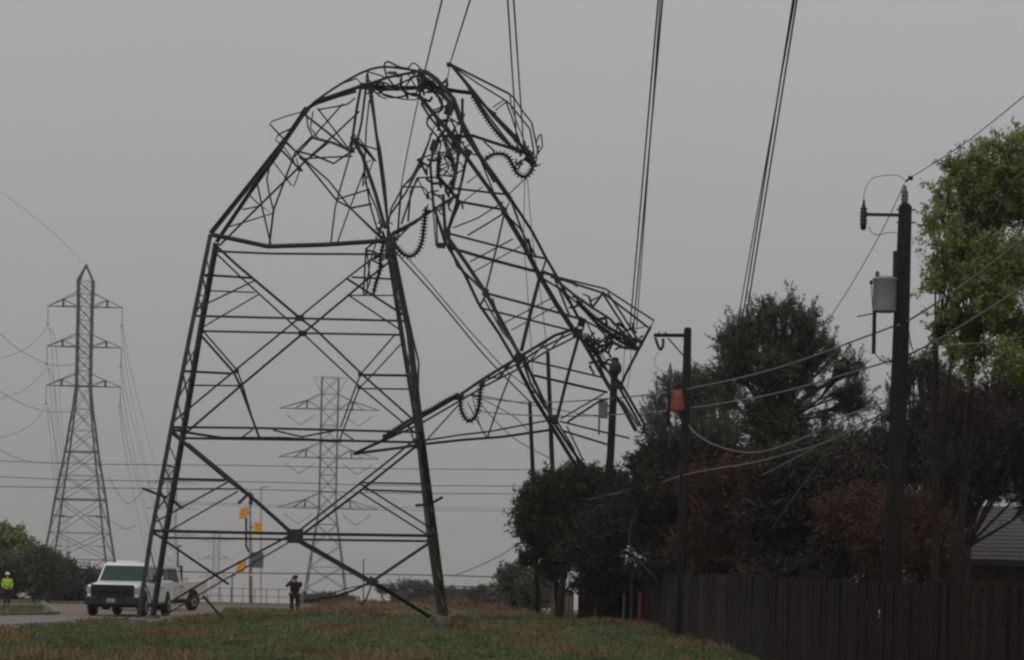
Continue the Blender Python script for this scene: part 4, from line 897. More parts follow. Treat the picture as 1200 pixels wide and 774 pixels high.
def tree(name, label, cat, base_, clumps, leaf, lsize, nleaf, twigmat, ntwig, tr=.18, seed=1, group=None, twr=.012, shell=.55, trunks=1, barkm=None, spread=1.0, flat=.5, spikes=700, spl=1.0, fork_at=.38):
    """clumps: (centre Vector, rx, ry, rz)"""
    rg = np.random.default_rng(seed)
    root = thing(name, base_, label, cat, group)
    mb = MB(); top = max(c[0].z for c in clumps); limb = tr * .3
    cen = sum((c[0] for c in clumps), Vector()) / len(clumps)
    TA, TB, RA, RB = [], [], [], []
    vol = np.array([c[1] * c[2] * c[3] for c in clumps]) ** (2 / 3.); vol /= vol.sum()
    stems = []
    for k in range(trunks):
        off = Vector((rg.normal(0, .35), rg.normal(0, .3), 0)) if trunks > 1 else Vector()
        fork = base_.lerp(Vector((cen.x, cen.y, top)), fork_at) + off * 2 + Vector((rg.normal(0, .15), 0, 0))
        mb.tube(catmull([base_ + off - Vector((0, 0, .2)), (base_ + off).lerp(fork, .5) + Vector((rg.normal(0, .12), rg.normal(0, .12), 0)), fork], 4), 1, 8, scale=[tr * (1.25 - .06 * i) for i in range(9)])
        stems.append((base_ + off, fork))
    LP = []
    for ci, (c, rx_, ry_, rz_) in enumerate(clumps):
        b0, fork = stems[ci % trunks]
        st = fork if c.z > fork.z else b0.lerp(fork, max(.15, (c.z - b0.z) / max(.1, fork.z - b0.z) * .6))
        mid = st.lerp(c, .5) + Vector((rg.normal(0, .2), rg.normal(0, .2), abs(rg.normal(0, .25))))
        path = catmull([st, mid, c], 4); rr = limb
        mb.tube(path, 1, 6, scale=[rr * (1 - .8 * i / (len(path) - 1)) for i in range(len(path))])
        nt_ = max(4, int(ntwig * vol[ci])); nl = int(nleaf * vol[ci])
        ax = np.array([rx_, ry_, rz_]); cc = np.array(c)
        # secondary limbs then twigs
        ns_ = max(3, nt_ // 14)
        dirs = rg.normal(size=(ns_, 3)); dirs[:, 2] += .25; dirs /= np.linalg.norm(dirs, axis=1)[:, None]
        src = np.array([list(path[int(rg.integers(len(path) // 2, len(path)))]) for _ in range(ns_)])
        e1 = cc + dirs * ax * (.45 + .35 * rg.random((ns_, 1)))
        TA.append(src); TB.append(e1); RA.append(np.full(ns_, twr * 3.2)); RB.append(np.full(ns_, twr * 1.6))
        idx = rg.integers(0, ns_, nt_); t = rg.random((nt_, 1)) * .75 + .25
        s0 = src[idx] + (e1[idx] - src[idx]) * t
        dd = rg.normal(size=(nt_, 3)); dd[:, 2] += .35; dd /= np.linalg.norm(dd, axis=1)[:, None]
        ln = (.25 + .5 * rg.random((nt_, 1))) * spread
        e2 = s0 + dd * ax * ln + (e1[idx] - src[idx]) * .25
        q = (e2 - cc) / ax; nn = np.linalg.norm(q, axis=1); lim = 1.05 + .25 * rg.random(nt_); k_ = np.where(nn > lim, lim / nn, 1); e2 = cc + q * k_[:, None] * ax
        TA.append(s0); TB.append(e2); RA.append(np.full(nt_, twr * 1.3)); RB.append(np.full(nt_, twr * .5))
        # twiglets
        n3 = nt_ * 2; i3 = rg.integers(0, nt_, n3); t3 = rg.random((n3, 1)) * .7 + .3
        s3 = s0[i3] + (e2[i3] - s0[i3]) * t3; d3 = rg.normal(size=(n3, 3)); d3 /= np.linalg.norm(d3, axis=1)[:, None]
        e3 = s3 + (d3 * .22 + (e2[i3] - s0[i3]) * .3)
        TA.append(s3); TB.append(e3); RA.append(np.full(n3, twr * .8)); RB.append(np.full(n3, twr * .35))
        # leaves gather round twig ends in small tufts
        if nl and spikes:
            # leafy shoots standing out of the outline
            for _ in range(max(2, int(spikes * vol[ci]))):
                d6 = rg.normal(size=3); d6[2] += .35; d6 /= np.linalg.norm(d6)
                p0 = cc + d6 * ax * .8; L_ = (.25 + .45 * rg.random()) * spl; up_ = d6 + np.array([0, 0, .35]) + rg.normal(0, .25, 3); up_ /= np.linalg.norm(up_)
                p1 = p0 + up_ * (L_ + .2 * ax[0])
                TA.append(p0[None]); TB.append(p1[None]); RA.append(np.full(1, twr)); RB.append(np.full(1, twr * .4))
                mm = int(9 * L_ / max(lsize, .03) * .35) + 4
                LP.append(p0 + (p1 - p0) * rg.random((mm, 1)) + rg.normal(0, lsize * 1.0, (mm, 3)))
        if nl:
            il = rg.integers(0, nt_ + n3, nl); ends = np.concatenate([e2, e3]); st_ = np.concatenate([s0, s3])
            tt = 1 - .6 * rg.random((nl, 1)) ** 2 * 1.0
            LP.append(st_[il] + (ends[il] - st_[il]) * tt + rg.normal(0, lsize * 1.1, (nl, 3)))
            nsf = int(nl * shell)
            d5 = rg.normal(size=(nsf, 3)); d5 /= np.linalg.norm(d5, axis=1)[:, None]
            # lumpy shell
            lum = 1 + .16 * np.sin(d5[:, :1] * 7 + ci) * np.cos(d5[:, 2:] * 6 + ci * 2) + .06 * rg.normal(size=(nsf, 1))
            LP.append(cc + d5 * ax * lum * (.35 + .65 * rg.random((nsf, 1)) ** .35) * .96)
    mb.build('trunk', barkm or M['bark'], root, True)
    V, F = tri_tubes(np.concatenate(TA), np.concatenate(TB), np.concatenate(RA), np.concatenate(RB))
    gnd = 0.05
    np_obj('twigs', V, F, twigmat, root)
    if LP:
        pts = np.concatenate(LP); pts = pts[pts[:, 2] > base_.z + .05]
        V, F = leaf_cloud(pts, lsize, rg, flat)
        np_obj('crown', V, F, leaf, root)
    return root
def cl(px, py, Y, rpx, rpy, dy=None):
    """clump seen at px,py with picture radii"""
    c = P(px, py, Y); s = Y / FPX
    return (c, rpx * s, dy if dy else (rpx + rpy) / 2 * s, rpy * s)
def auto(region, Y, n, r0, r1, seed, jy=2.0, grow=1.0):
    """clumps filling a polygon-like region given by list of (x, ytop, ybottom)"""
    q = random.Random(seed); out = []
    xs = [a[0] for a in region]
    for _ in range(n):
        x = q.uniform(xs[0], xs[-1])
        for a, b in zip(region, region[1:]):
            if a[0] <= x <= b[0]:
                t = (x - a[0]) / (b[0] - a[0] + 1e-6); yt = a[1] + (b[1] - a[1]) * t; yb = a[2] + (b[2] - a[2]) * t; break
        r = q.uniform(r0, r1); y = q.uniform(min(yt + r * .9, yb), yb)
        out.append(cl(x, y, Y + q.uniform(-jy, jy), r * grow, r * .85 * grow))
    # top outline clumps
    for k in range(int(n * .6)):
        x = xs[0] + (xs[-1] - xs[0]) * (k + .5) / (n * .6)
        for a, b in zip(region, region[1:]):
            if a[0] <= x <= b[0]:
                t = (x - a[0]) / (b[0] - a[0] + 1e-6); yt = a[1] + (b[1] - a[1]) * t; break
        r = q.uniform(r0, (r0 + r1) / 2) * .8
        out.append(cl(x, yt + r * q.uniform(.8, 1.3), Y + q.uniform(-jy, jy), r, r * .9))
    return out
# dense evergreen left of the group
ev = auto([(622, 572, 655), (632, 560, 662), (655, 551, 672), (690, 552, 678), (725, 560, 685), (738, 575, 685)], 110, 24, 14, 22, 5, 1.6)
ev += [cl(616, 585, 110, 9, 10), cl(614, 622, 110, 9, 12), cl(618, 655, 110, 10, 10), cl(643, 605, 110, 26, 38), cl(680, 620, 110, 40, 50), cl(715, 610, 110, 32, 45)]
tree('evergreen_tree', 'round dense dark evergreen standing behind the fallen mast end', 'tree', G(655, 110), ev, M['l_ever'], .07, 90000, M['twig_dark'], 900, .16, 2, None, .012, .8, spikes=1500)
# mixed brown scrub right of it
s1 = auto([(748, 530, 670), (775, 512, 670), (805, 505, 665), (850, 515, 665), (890, 530, 660)], 92, 28, 14, 28, 8, 3)
tree('scrub_tree', 'dark tangled tree right of the evergreen, below the crushed crossarm', 'tree', G(768, 94), s1, M['l_dark'], .06, 52000, M['twig_dark'], 2200, .13, 3, 'dark trees along the fence', .012, .6, trunks=3)
s2 = auto([(800, 560, 670), (850, 545, 672), (900, 560, 672), (925, 590, 672)], 87, 14, 20, 30, 11, 1.5)
tree('scrub_tree', 'reddish brown bare bush behind the fence right of the orange wrapped pole', 'tree', G(868, 87), s2, M['l_red'], .045, 9000, M['twig'], 5200, .08, 4, 'dark trees along the fence', .012, .3, trunks=5, barkm=M['twig'], spread=1.3)
# tall tree
t3 = auto([(846, 400, 470), (866, 376, 520), (905, 358, 560), (940, 364, 560), (968, 400, 560), (990, 420, 540), (1012, 452, 540)], 98, 30, 9, 21, 13, 3)
t3 += [cl(915, 510, 98, 36, 34), cl(900, 580, 98, 60, 40), cl(965, 540, 98, 30, 34), cl(850, 405, 98, 9, 13), cl(862, 432, 98, 13, 12), cl(950, 372, 98, 9, 8), cl(925, 356, 98, 10, 7), cl(892, 360, 98, 10, 8), cl(1000, 432, 98, 12, 9), cl(905, 440, 98, 26, 24)]
tree('tall_tree', 'tallest bushy bare tree, between the orange wrapped pole and the transformer pole', 'tree', G(915, 98), t3, M['l_olive'], .042, 44000, M['twig_dark'], 11000, .2, 5, 'dark trees along the fence', .013, .12, trunks=2, spikes=1300, spl=1.2, fork_at=.62)
# paler bare one left behind the wrapped pole
t4 = auto([(765, 465, 520), (785, 440, 525), (815, 432, 530), (850, 445, 530), (870, 460, 530)], 118, 14, 9, 18, 17, 2)
tree('bare_tree', 'thin pale leafless tree behind the orange wrapped pole', 'tree', G(815, 118), t4, M['l_olive'], .045, 2200, M['twig_pale'], 2600, .12, 6, 'dark trees along the fence', .014, .2, trunks=2, barkm=M['twig'], spread=1.3)
# dark body of trees between
t5 = auto([(880, 545, 660), (940, 520, 665), (985, 520, 668), (1035, 560, 668)], 84, 20, 24, 38, 19, 2.5)
tree('scrub_tree', 'dark leafy tree left of the transformer pole, above the fence', 'tree', G(955, 84), t5, M['l_dark'], .065, 60000, M['twig_dark'], 2000, .15, 7, 'dark trees along the fence', .012, .7, trunks=2)
t6 = auto([(1005, 545, 640), (1035, 490, 650), (1060, 425, 640), (1085, 418, 600), (1110, 440, 600), (1135, 455, 590)], 92, 28, 11, 24, 23, 3)
tree('bare_tree', 'tangled grey tree right behind the transformer pole', 'tree', G(1078, 92), t6, M['l_dark'], .045, 20000, M['twig_dark'], 8000, .15, 8, 'dark trees along the fence', .013, .35, trunks=3, spread=1.2)
# right hand gnarled dark tree and the spring green one
t8 = auto([(1105, 470, 560), (1150, 450, 570), (1200, 440, 580), (1240, 440, 590)], 80, 20, 18, 30, 29, 2)
tree('gnarled_tree', 'dark gnarled tree under the green crown at the right edge', 'tree', G(1128, 79), t8, M['l_dark'], .045, 18000, M['twig_dark'], 5200, .2, 9, 'dark trees along the fence', .013, .35, trunks=2, spread=1.2)
q7 = random.Random(5); t7 = []
for (x, y, a, b) in ((1158, 214, 20, 18), (1188, 197, 18, 17), (1136, 246, 15, 12), (1164, 258, 20, 16), (1204, 240, 28, 24), (1128, 304, 15, 11), (1150, 332, 20, 14), (1190, 318, 26, 24), (1158, 380, 20, 14), (1196, 392, 24, 19), (1134, 396, 11, 8),
                     (1176, 420, 16, 10), (1212, 428, 20, 12), (1230, 205, 28, 30), (1245, 290, 34, 40), (1240, 390, 34, 40), (1165, 300, 18, 16), (1170, 355, 20, 16), (1215, 180, 18, 12)):
    t7.append(cl(x, y, 64 + q7.uniform(-1.2, 1.2), a, b))
# ragged outlying sprays along the left and upper outline
for (x, y) in ((1112, 272), (1104, 290), (1098, 306), (1108, 322), (1118, 352), (1112, 372), (1116, 412), (1136, 438), (1118, 232), (1110, 214), (1124, 205), (1136, 190), (1150, 182), (1168, 176), (1184, 172), (1200, 166), (1106, 248), (1122, 262), (1116, 282), (1132, 226), (1134, 414), (1150, 408), (1166, 436), (1092, 262), (1094, 336), (1102, 392), (1100, 225), (1118, 196), (1120, 330), (1128, 378), (1140, 276)):
    t7.append(cl(x + q7.uniform(-3, 3), y + q7.uniform(-3, 3), 64 + q7.uniform(-1, 1), q7.uniform(5, 11), q7.uniform(4, 9)))
tree('leafy_tree', 'bright spring green leafy tree at the upper right edge', 'tree', G(1110, 66), t7, M['l_green'], .048, 46000, M['twig'], 1300, .10, 10, None, .009, .3, spikes=1700, spl=.8, fork_at=.6, trunks=2)
t11 = auto([(975, 590, 675), (1010, 575, 672), (1050, 580, 670), (1090, 590, 668), (1112, 620, 672)], 79, 16, 16, 26, 61, 1.5)
tree('scrub_tree', 'reddish brown bare bush behind the transformer pole and left of the house roof', 'tree', G(1045, 79), t11, M['l_red'], .045, 14000, M['twig'], 5000, .07, 19, 'dark trees along the fence', .011, .35, trunks=5, barkm=M['twig'], spread=1.2)
t12 = auto([(690, 600, 690), (730, 585, 695), (790, 600, 690), (850, 600, 690)], 99, 16, 20, 30, 67, 2)
t13 = auto([(880, 665, 728), (960, 650, 728), (1010, 645, 728), (1060, 650, 728)], 82, 24, 12, 20, 71, .8)
tree('scrub_tree', 'low dark shrub just behind the fence left of the transformer pole', 'bush', G(985, 82), t13, M['l_dark'], .055, 38000, M['twig_dark'], 1500, .05, 21, 'dark trees along the fence', .010, .7, trunks=4)
tree('scrub_tree', 'dark undergrowth shrub behind the orange post and the open shed', 'tree', G(765, 99), t12, M['l_dark'], .07, 34000, M['twig_dark'], 1500, .07, 20, 'dark trees along the fence', .012, .7, trunks=4)
# a low bush line in front of the near fence
# left edge trees
l1 = auto([(-25, 622, 690), (0, 619, 690), (22, 624, 690), (33, 640, 695)], 172, 12, 14, 20, 41, 3)
tree('green_tree', 'green leafy tree at the far left edge behind the worker', 'tree', G(5, 172), l1, M['l_left'], .14, 22000, M['twig_dark'], 600, .2, 13, None, .02, .8)
l2 = auto([(-30, 655, 705), (20, 650, 705), (45, 646, 705), (70, 655, 706), (90, 664, 706), (104, 667, 706), (130, 674, 706), (150, 690, 706)], 164, 34, 11, 18, 43, 2)
tree('hedge', 'dark ragged hedge running behind the worker to the white truck', 'hedge', G(60, 164), l2, M['l_hedge'], .10, 84000, M['twig_dark'], 2600, .1, 14, None, .02, .7, trunks=4)
l3 = auto([(42, 645, 680), (55, 650, 690), (66, 658, 690)], 158, 6, 9, 13, 47, 1)
tree('bare_bush', 'thin leafless bush between the green tree and the hazy left pylon', 'bush', G(52, 158), l3, M['l_olive'], .06, 1500, M['twig_dark'], 1500, .06, 15, None, .018, .2, trunks=3)
# hazy scrub in the middle distance
for i, (reg, Y, lb, n) in enumerate((([(440, 690, 712), (470, 681, 712), (500, 684, 712), (530, 690, 712), (552, 697, 712)], 330, 'low hazy scrub clump behind the right tower foot', 14),
        ([(545, 697, 712), (575, 690, 712), (600, 686, 712), (640, 684, 712)], 210, 'brownish scrub clump between the tower foot and the evergreen', 12),
        ([(590, 672, 706), (612, 668, 706), (632, 676, 706)], 150, 'thin bare bush right against the evergreen', 7),
        ([(352, 701, 712), (380, 698, 712), (410, 700, 712)], 300, 'low hazy scrub right of the standing person', 7))):
    tree('far_scrub', lb, 'bush', G(reg[1][0], Y), auto(reg, Y, n, 6, 10, 50 + i, 3), M['l_far'], .10 if Y < 200 else .16, 9000 if Y != 150 else 800, M['twig'] if Y < 200 else M['twig_pale'], 1400, .08, 60 + i, 'hazy scrub clumps', .02, .7 if Y != 150 else .2, trunks=3)
#=== FENCE
def fence():
    K = [G(744, 101), G(830, 75), G(900, 58), G(1000, 52), G(1262, 44)]
    K[1].z = K[2].z = K[3].z = K[4].z = 0; a = K[0]
    root = thing('wooden_fence', a, 'dark reddish weathered board fence running from the trees to the right edge', 'fence')
    cum = [0]
    for p, q in zip(K, K[1:]): cum.append(cum[-1] + (q - p).length)
    tot = cum[-1]
    def seg(d):
        for k in range(len(K) - 1):
            if d <= cum[k + 1] or k == len(K) - 2: return k
    pos = lambda d: K[seg(d)].lerp(K[seg(d) + 1], (d - cum[seg(d)]) / (cum[seg(d) + 1] - cum[seg(d)]))
    ang = lambda d: math.atan2(K[seg(d) + 1].y - K[seg(d)].y, K[seg(d) + 1].x - K[seg(d)].x)
    d = 0; w_ = .187; i = 0; me_cache = []
    for k in range(6):
        mb = MB(); q = [.985, .99, 1.01, .98, 1.0, .995][k]
        wv = w_ / 2 - .004
        z1 = 1.95 * q
        mb.add([(-wv, -.01, 0), (wv, -.01, 0), (wv, .01, 0), (-wv, .01, 0), (-wv, -.01, z1 - .04), (wv, -.01, z1 - .04), (wv, .01, z1 - .04), (-wv, .01, z1 - .04), (-wv * .6, -.01, z1), (wv * .6, -.01, z1), (wv * .6, .01, z1), (-wv * .6, .01, z1)],
               [(0, 1, 5, 4), (1, 2, 6, 5), (2, 3, 7, 6), (3, 0, 4, 7), (4, 5, 9, 8), (5, 6, 10, 9), (6, 7, 11, 10), (7, 4, 8, 11), (8, 9, 10, 11), (3, 2, 1, 0)])
        for mt in (FW[k % 3],):
            o = mb.build('board', mt); me_cache.append(o.data); bpy.data.objects.remove(o)
    pale = me_cache[1].copy(); pale.materials[0] = M['fence_pale']
    while d < tot:
        p = pos(d); an = ang(d)
        me = me_cache[R.randrange(6)]
        if R.random() < .07 and d < cum[2]: me = pale
        if True:
            o = bpy.data.objects.new('board', me); C.objects.link(o); o.parent = root; o.matrix_parent_inverse = root.matrix_basis.inverted()
            z0 = gz(p.x, p.y) + .03 - (.08 if seg(d) == 2 else .12 if seg(d) == 3 else 0)
            o.location = (p.x, p.y + (.011 if i % 2 else -.011), z0); o.rotation_euler = (R.gauss(0, .01), R.gauss(0, .012), an + R.gauss(0, .02))
        d += w_ - .002; i += 1
    mb_all = []
    for (p0, p1) in zip(K, K[1:]):
        n = Vector((-(p1 - p0).y, (p1 - p0).x, 0)).normalized() * -.05 * (1 if p1.y < p0.y else -1)
        if n.x < 0: n = -n
        for z in (.35, 1.05, 1.7):
            mb = MB().sweep([p0 + n + Vector((0, 0, z)), p1 + n + Vector((0, 0, z))], [(-.02, -.045), (.02, -.045), (.02, .045), (-.02, .045)], up=(0, 0, 1))
            mb.build('rail', FW[1], root)
    d = .07
    while d < tot:
        p = pos(d); n = Vector((.11, .06, 0))
        MB().box(p + n + Vector((0, 0, .95)), (.1, .1, 2.0), rz=ang(d)).build('post', FW[2], root)
        d += 2.4
    return root
fence()
#=== HOUSE AND SHEDS
def house():
    Y = 84; e0 = P(1112, 641, Y); e0.z = 0
    root = thing('house', (e0.x, Y, 0), 'low house with a grey shingle roof behind the right end of the fence', 'house')
    x0, x1 = e0.x, e0.x + 14; ye, yr = Y, Y + 6.5; ze, zr = 2.75, 4.75
    MB().box(((x0 + x1) / 2 + .3, (Y + 13) / 2 + Y / 2 + .3, 1.35), (x1 - x0 - .6, 12.4, 2.7)).build('wall', M['brick_wall'], root)
    rf = MB(); t = .09
    rf.add([(x0, ye - .5, ze), (x1, ye - .5, ze), (x1, yr, zr), (x0 + 1.2, yr, zr), (x1, 2 * yr - ye + .5, ze), (x0, 2 * yr - ye + .5, ze)] +
           [(x0, ye - .5, ze - t), (x1, ye - .5, ze - t), (x1, yr, zr - t), (x0 + 1.2, yr, zr - t), (x1, 2 * yr - ye + .5, ze - t), (x0, 2 * yr - ye + .5, ze - t)],
           [(0, 1, 2, 3), (3, 2, 4, 5), (0, 3, 5), (6, 9, 8, 7), (9, 11, 10, 8), (6, 11, 9), (0, 6, 7, 1), (0, 5, 11, 6), (4, 10, 11, 5)])
    rf.build('roof', M['roof'], root)
    # shingle courses, proud strips
    n = 14
    for k in range(n):
        f0 = k / n; y = ye - .5 + (yr - ye + .5) * f0; z = ze + (zr - ze) * f0
        xs_ = x0 + 1.2 * f0
        mb = MB().box(((xs_ + x1) / 2, y + .02, z + .018), (x1 - xs_, .05, .02), rx=.28)
        mb.build('shingle_course', M['roof'], root)
    MB().box(((x0 + x1) / 2, ye - .54, ze - .1), (x1 - x0, .05, .2)).build('gutter', M['dark_metal'], root)
    for wx in (x0 + 3.2, x0 + 6.6):
        w_ = MB().box((wx, Y + .08, 1.9), (1.1, .1, .9)).build('window', M['glass'], root)
        fr = MB()
        for dx in (-.58, 0, .58): fr.box((wx + dx, Y + .02, 1.9), (.06, .08, 1.0))
        for dz in (-.48, .48): fr.box((wx, Y + .02, 1.9 + dz), (1.1, .07, .06))
        fr.build('window_frame', M['fascia'], w_)
house()
def shed():
    Y = 99
    a = P(683, 676, Y); b = P(733, 647, Y)
    root = thing('open_shed', (a.x, Y, gz(a.x, Y)), 'small open shed with a slanting pale roof edge under the evergreen', 'shed')
    d = b - a
    mb = MB(); n = Vector((0, 2.6, 0)); up = Vector((0, 0, .07))
    mb.add([a, b, b + n, a + n, a + up, b + up, b + n + up, a + n + up], [(3, 2, 1, 0), (4, 5, 6, 7), (0, 1, 5, 4), (1, 2, 6, 5), (2, 3, 7, 6), (3, 0, 4, 7)])
    c_ = b + Vector((1.5, 0, -.8)); mb.add([b, c_, c_ + n, b + n, b + up, c_ + up, c_ + n + up, b + n + up], [(3, 2, 1, 0), (4, 5, 6, 7), (0, 1, 5, 4), (1, 2, 6, 5), (2, 3, 7, 6), (3, 0, 4, 7)])
    mb.build('roof', M['roof'], root)
    MB().sweep([a + Vector((0, -.03, .02)), b + Vector((0, -.03, .02))], [(-.02, -.05), (.02, -.05), (.02, .05), (-.02, .05)]).build('fascia_board', M['fascia'], root)
    for x, y1 in ((698, 668), (740, 655)):
        t = P(x, y1, Y + .1); g = G(x, Y + .1)
        MB().box((t + g) / 2, (.1, .1, (t - g).z)).build('post', M['fascia'], root)
    MB().box((root.location.x + 1.5, Y + 2.5, 1.0), (3.2, .08, 2.0)).build('back_wall', M['creosote'], root)
shed()
def backfence():
    p0, p1 = G(645, 116), G(672, 116)
    root = thing('wooden_gate', p0, 'pale beige board gate standing behind the evergreen trunks', 'gate')
    n = 7
    for i in range(n):
        if i == 3: continue
        p = p0.lerp(p1, (i + .5) / n)
        MB().box((p.x, 116 + (.02 if i % 2 else 0), p.z + .6), ((p1.x - p0.x) / n - .01, .025, 1.25)).build('board', M['pale_wall'], root)
    for z in (.25, 1.0): MB().box(((p0.x + p1.x) / 2, 116.06, p0.z + z), (p1.x - p0.x, .05, .09)).build('rail', M['pale_wall'], root)
backfence()
def smallpost(px, Y, h, w_, mt, lb, name='marker_post'):
    g = G(px, Y); root = thing(name, g, lb, 'post')
    MB().box(g + Vector((0, 0, h / 2)), (w_, w_, h)).build('shaft', mt, root)
    MB().lathe([(w_ * .8, 0), (w_ * .8, .04), (w_ * .3, .08)], g + Vector((0, 0, h)), 8).build('cap', mt, root)
smallpost(749, 92, 1.1, .11, M['orange_post'], 'short rusty orange post at the left end of the fence')
smallpost(730.5, 95, 1.0, .06, M['fascia'], 'thin pale post under the trees beside the orange post')
#=== TRAFFIC SIGNAL
def signal():
    Y = 205; b = G(294, Y); t = P(293, 576, Y)
    root = thing('traffic_signal', b, 'hazy traffic signal pole with yellow heads seen between the tower legs', 'traffic signal')
    MB().tube([b - Vector((0, 0, .3)), b.lerp(t, .5), t], 1, 10, scale=[.15, .12, .09]).build('pole', M['grey_paint'], root, True)
    MB().tube([P(288.5, 605, Y), P(288.5, 640, Y), P(291, 646, Y), P(294, 647, Y)], .09, 8).build('cable_conduit', M['dark_metal'], root, True)
    MB().box((P(279, 591, Y) + P(293, 577, Y)) / 2, (1.3, .25, .22), ry=-.8).build('camera_housing', M['dark_metal'], root)
    MB().box(P(294, 585, Y), (.3, .3, .9)).build('cabinet', M['dark_metal'], root)
    def head(x, y, rz, tilt):
        c = P(x, y, Y - .2)
        mb = MB().box(c, (.36, .34, .92), rz=rz, ry=tilt); o = bevel(mb.build('signal_head', M['yellow'], root), .04, 2)
        for k in (-1, 0, 1):
            cc = c + Matrix.Rotation(tilt, 3, 'Y') @ Vector((0, 0, .3 * k)); dr = Vector((math.sin(-rz) * -1, -math.cos(rz), 0))
            v = MB(); v.lathe([(.13, .15), (.15, .42)], cc, 10, mtx=Vector((-math.cos(rz) if rz > 0 else math.cos(rz), -.35, -.1)).to_track_quat('Z', 'Y').to_matrix())
            v.build('visor', M['yellow'], o)
        MB().box((c + P(293, y, Y)) / 2, (abs(c.x - P(293, y, Y).x), .07, .07)).build('signal_bracket', M['dark_metal'], root)
    head(287, 601, .9, .1); head(301, 618.5, -.9, -.1); head(284, 663.5, .9, .25)
    MB().box(P(293.5, 674, Y - .2), (.3, .25, .22)).build('push_button_box', M['yellow'], root)
    bevel(MB().box(P(301, 656.5, Y - .15), (1.05, .06, 1.25)).build('sign_plate', M['sign_back'], root), .05, 2)
signal()
def lamp_post(px, Y, top, w_, lb, arm=0):
    b = G(px, Y); t = P(*top, Y)
    root = thing('street_pole', b, lb, 'pole', 'thin far poles')
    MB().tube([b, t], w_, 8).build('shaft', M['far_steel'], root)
    MB().box(t + Vector((arm / 2, 0, 0)), (max(.2, abs(arm)), .1, .08)).build('arm', M['far_steel'], root)
lamp_post(272, 210, (272, 675), .05, 'low thin pole left of the traffic signal', .3)
lamp_post(205, 150, (209, 640), .04, 'faint antenna like pole above the cab of the white truck', .2)
lamp_post(306, 300, (306, 571), .05, 'faint street lamp pole right of the traffic signal', .9)
lamp_post(426, 300, (426, 656), .07, 'thin far pole left of the lower right tower node', .3)
# low chain-link railing far behind
def railing():
    root = thing('chain_link_fence', G(240, 128), 'low thin wire fence crossing behind the traffic signal', 'fence')
    pts = [G(x, 128) for x in range(242, 360, 14)]
    for p in pts: MB().tube([p, p + Vector((0, 0, 1.1))], .025, 6).build('post', M['grey_paint'], root)
    for z in (.35, .7, 1.08): MB().tube([p + Vector((0, 0, z)) for p in pts], .012, 4).build('wire', M['cable'], root)
railing()
def mesh_fence():
    Y = 150; root = thing('chain_link_fence', G(10, Y), 'tall wire fence in front of the dark hedge behind the worker', 'fence')
    pts = [G(x, Y) for x in range(-40, 112, 16)]
    for p in pts: MB().tube([p, p + Vector((0, 0, 2.5))], .022, 6).build('post', M['dark_metal'], root)
    for z in (.1, 1.0, 2.45): MB().tube([p + Vector((0, 0, z)) for p in pts], .016, 4).build('wire', M['dark_metal'], root)
mesh_fence()
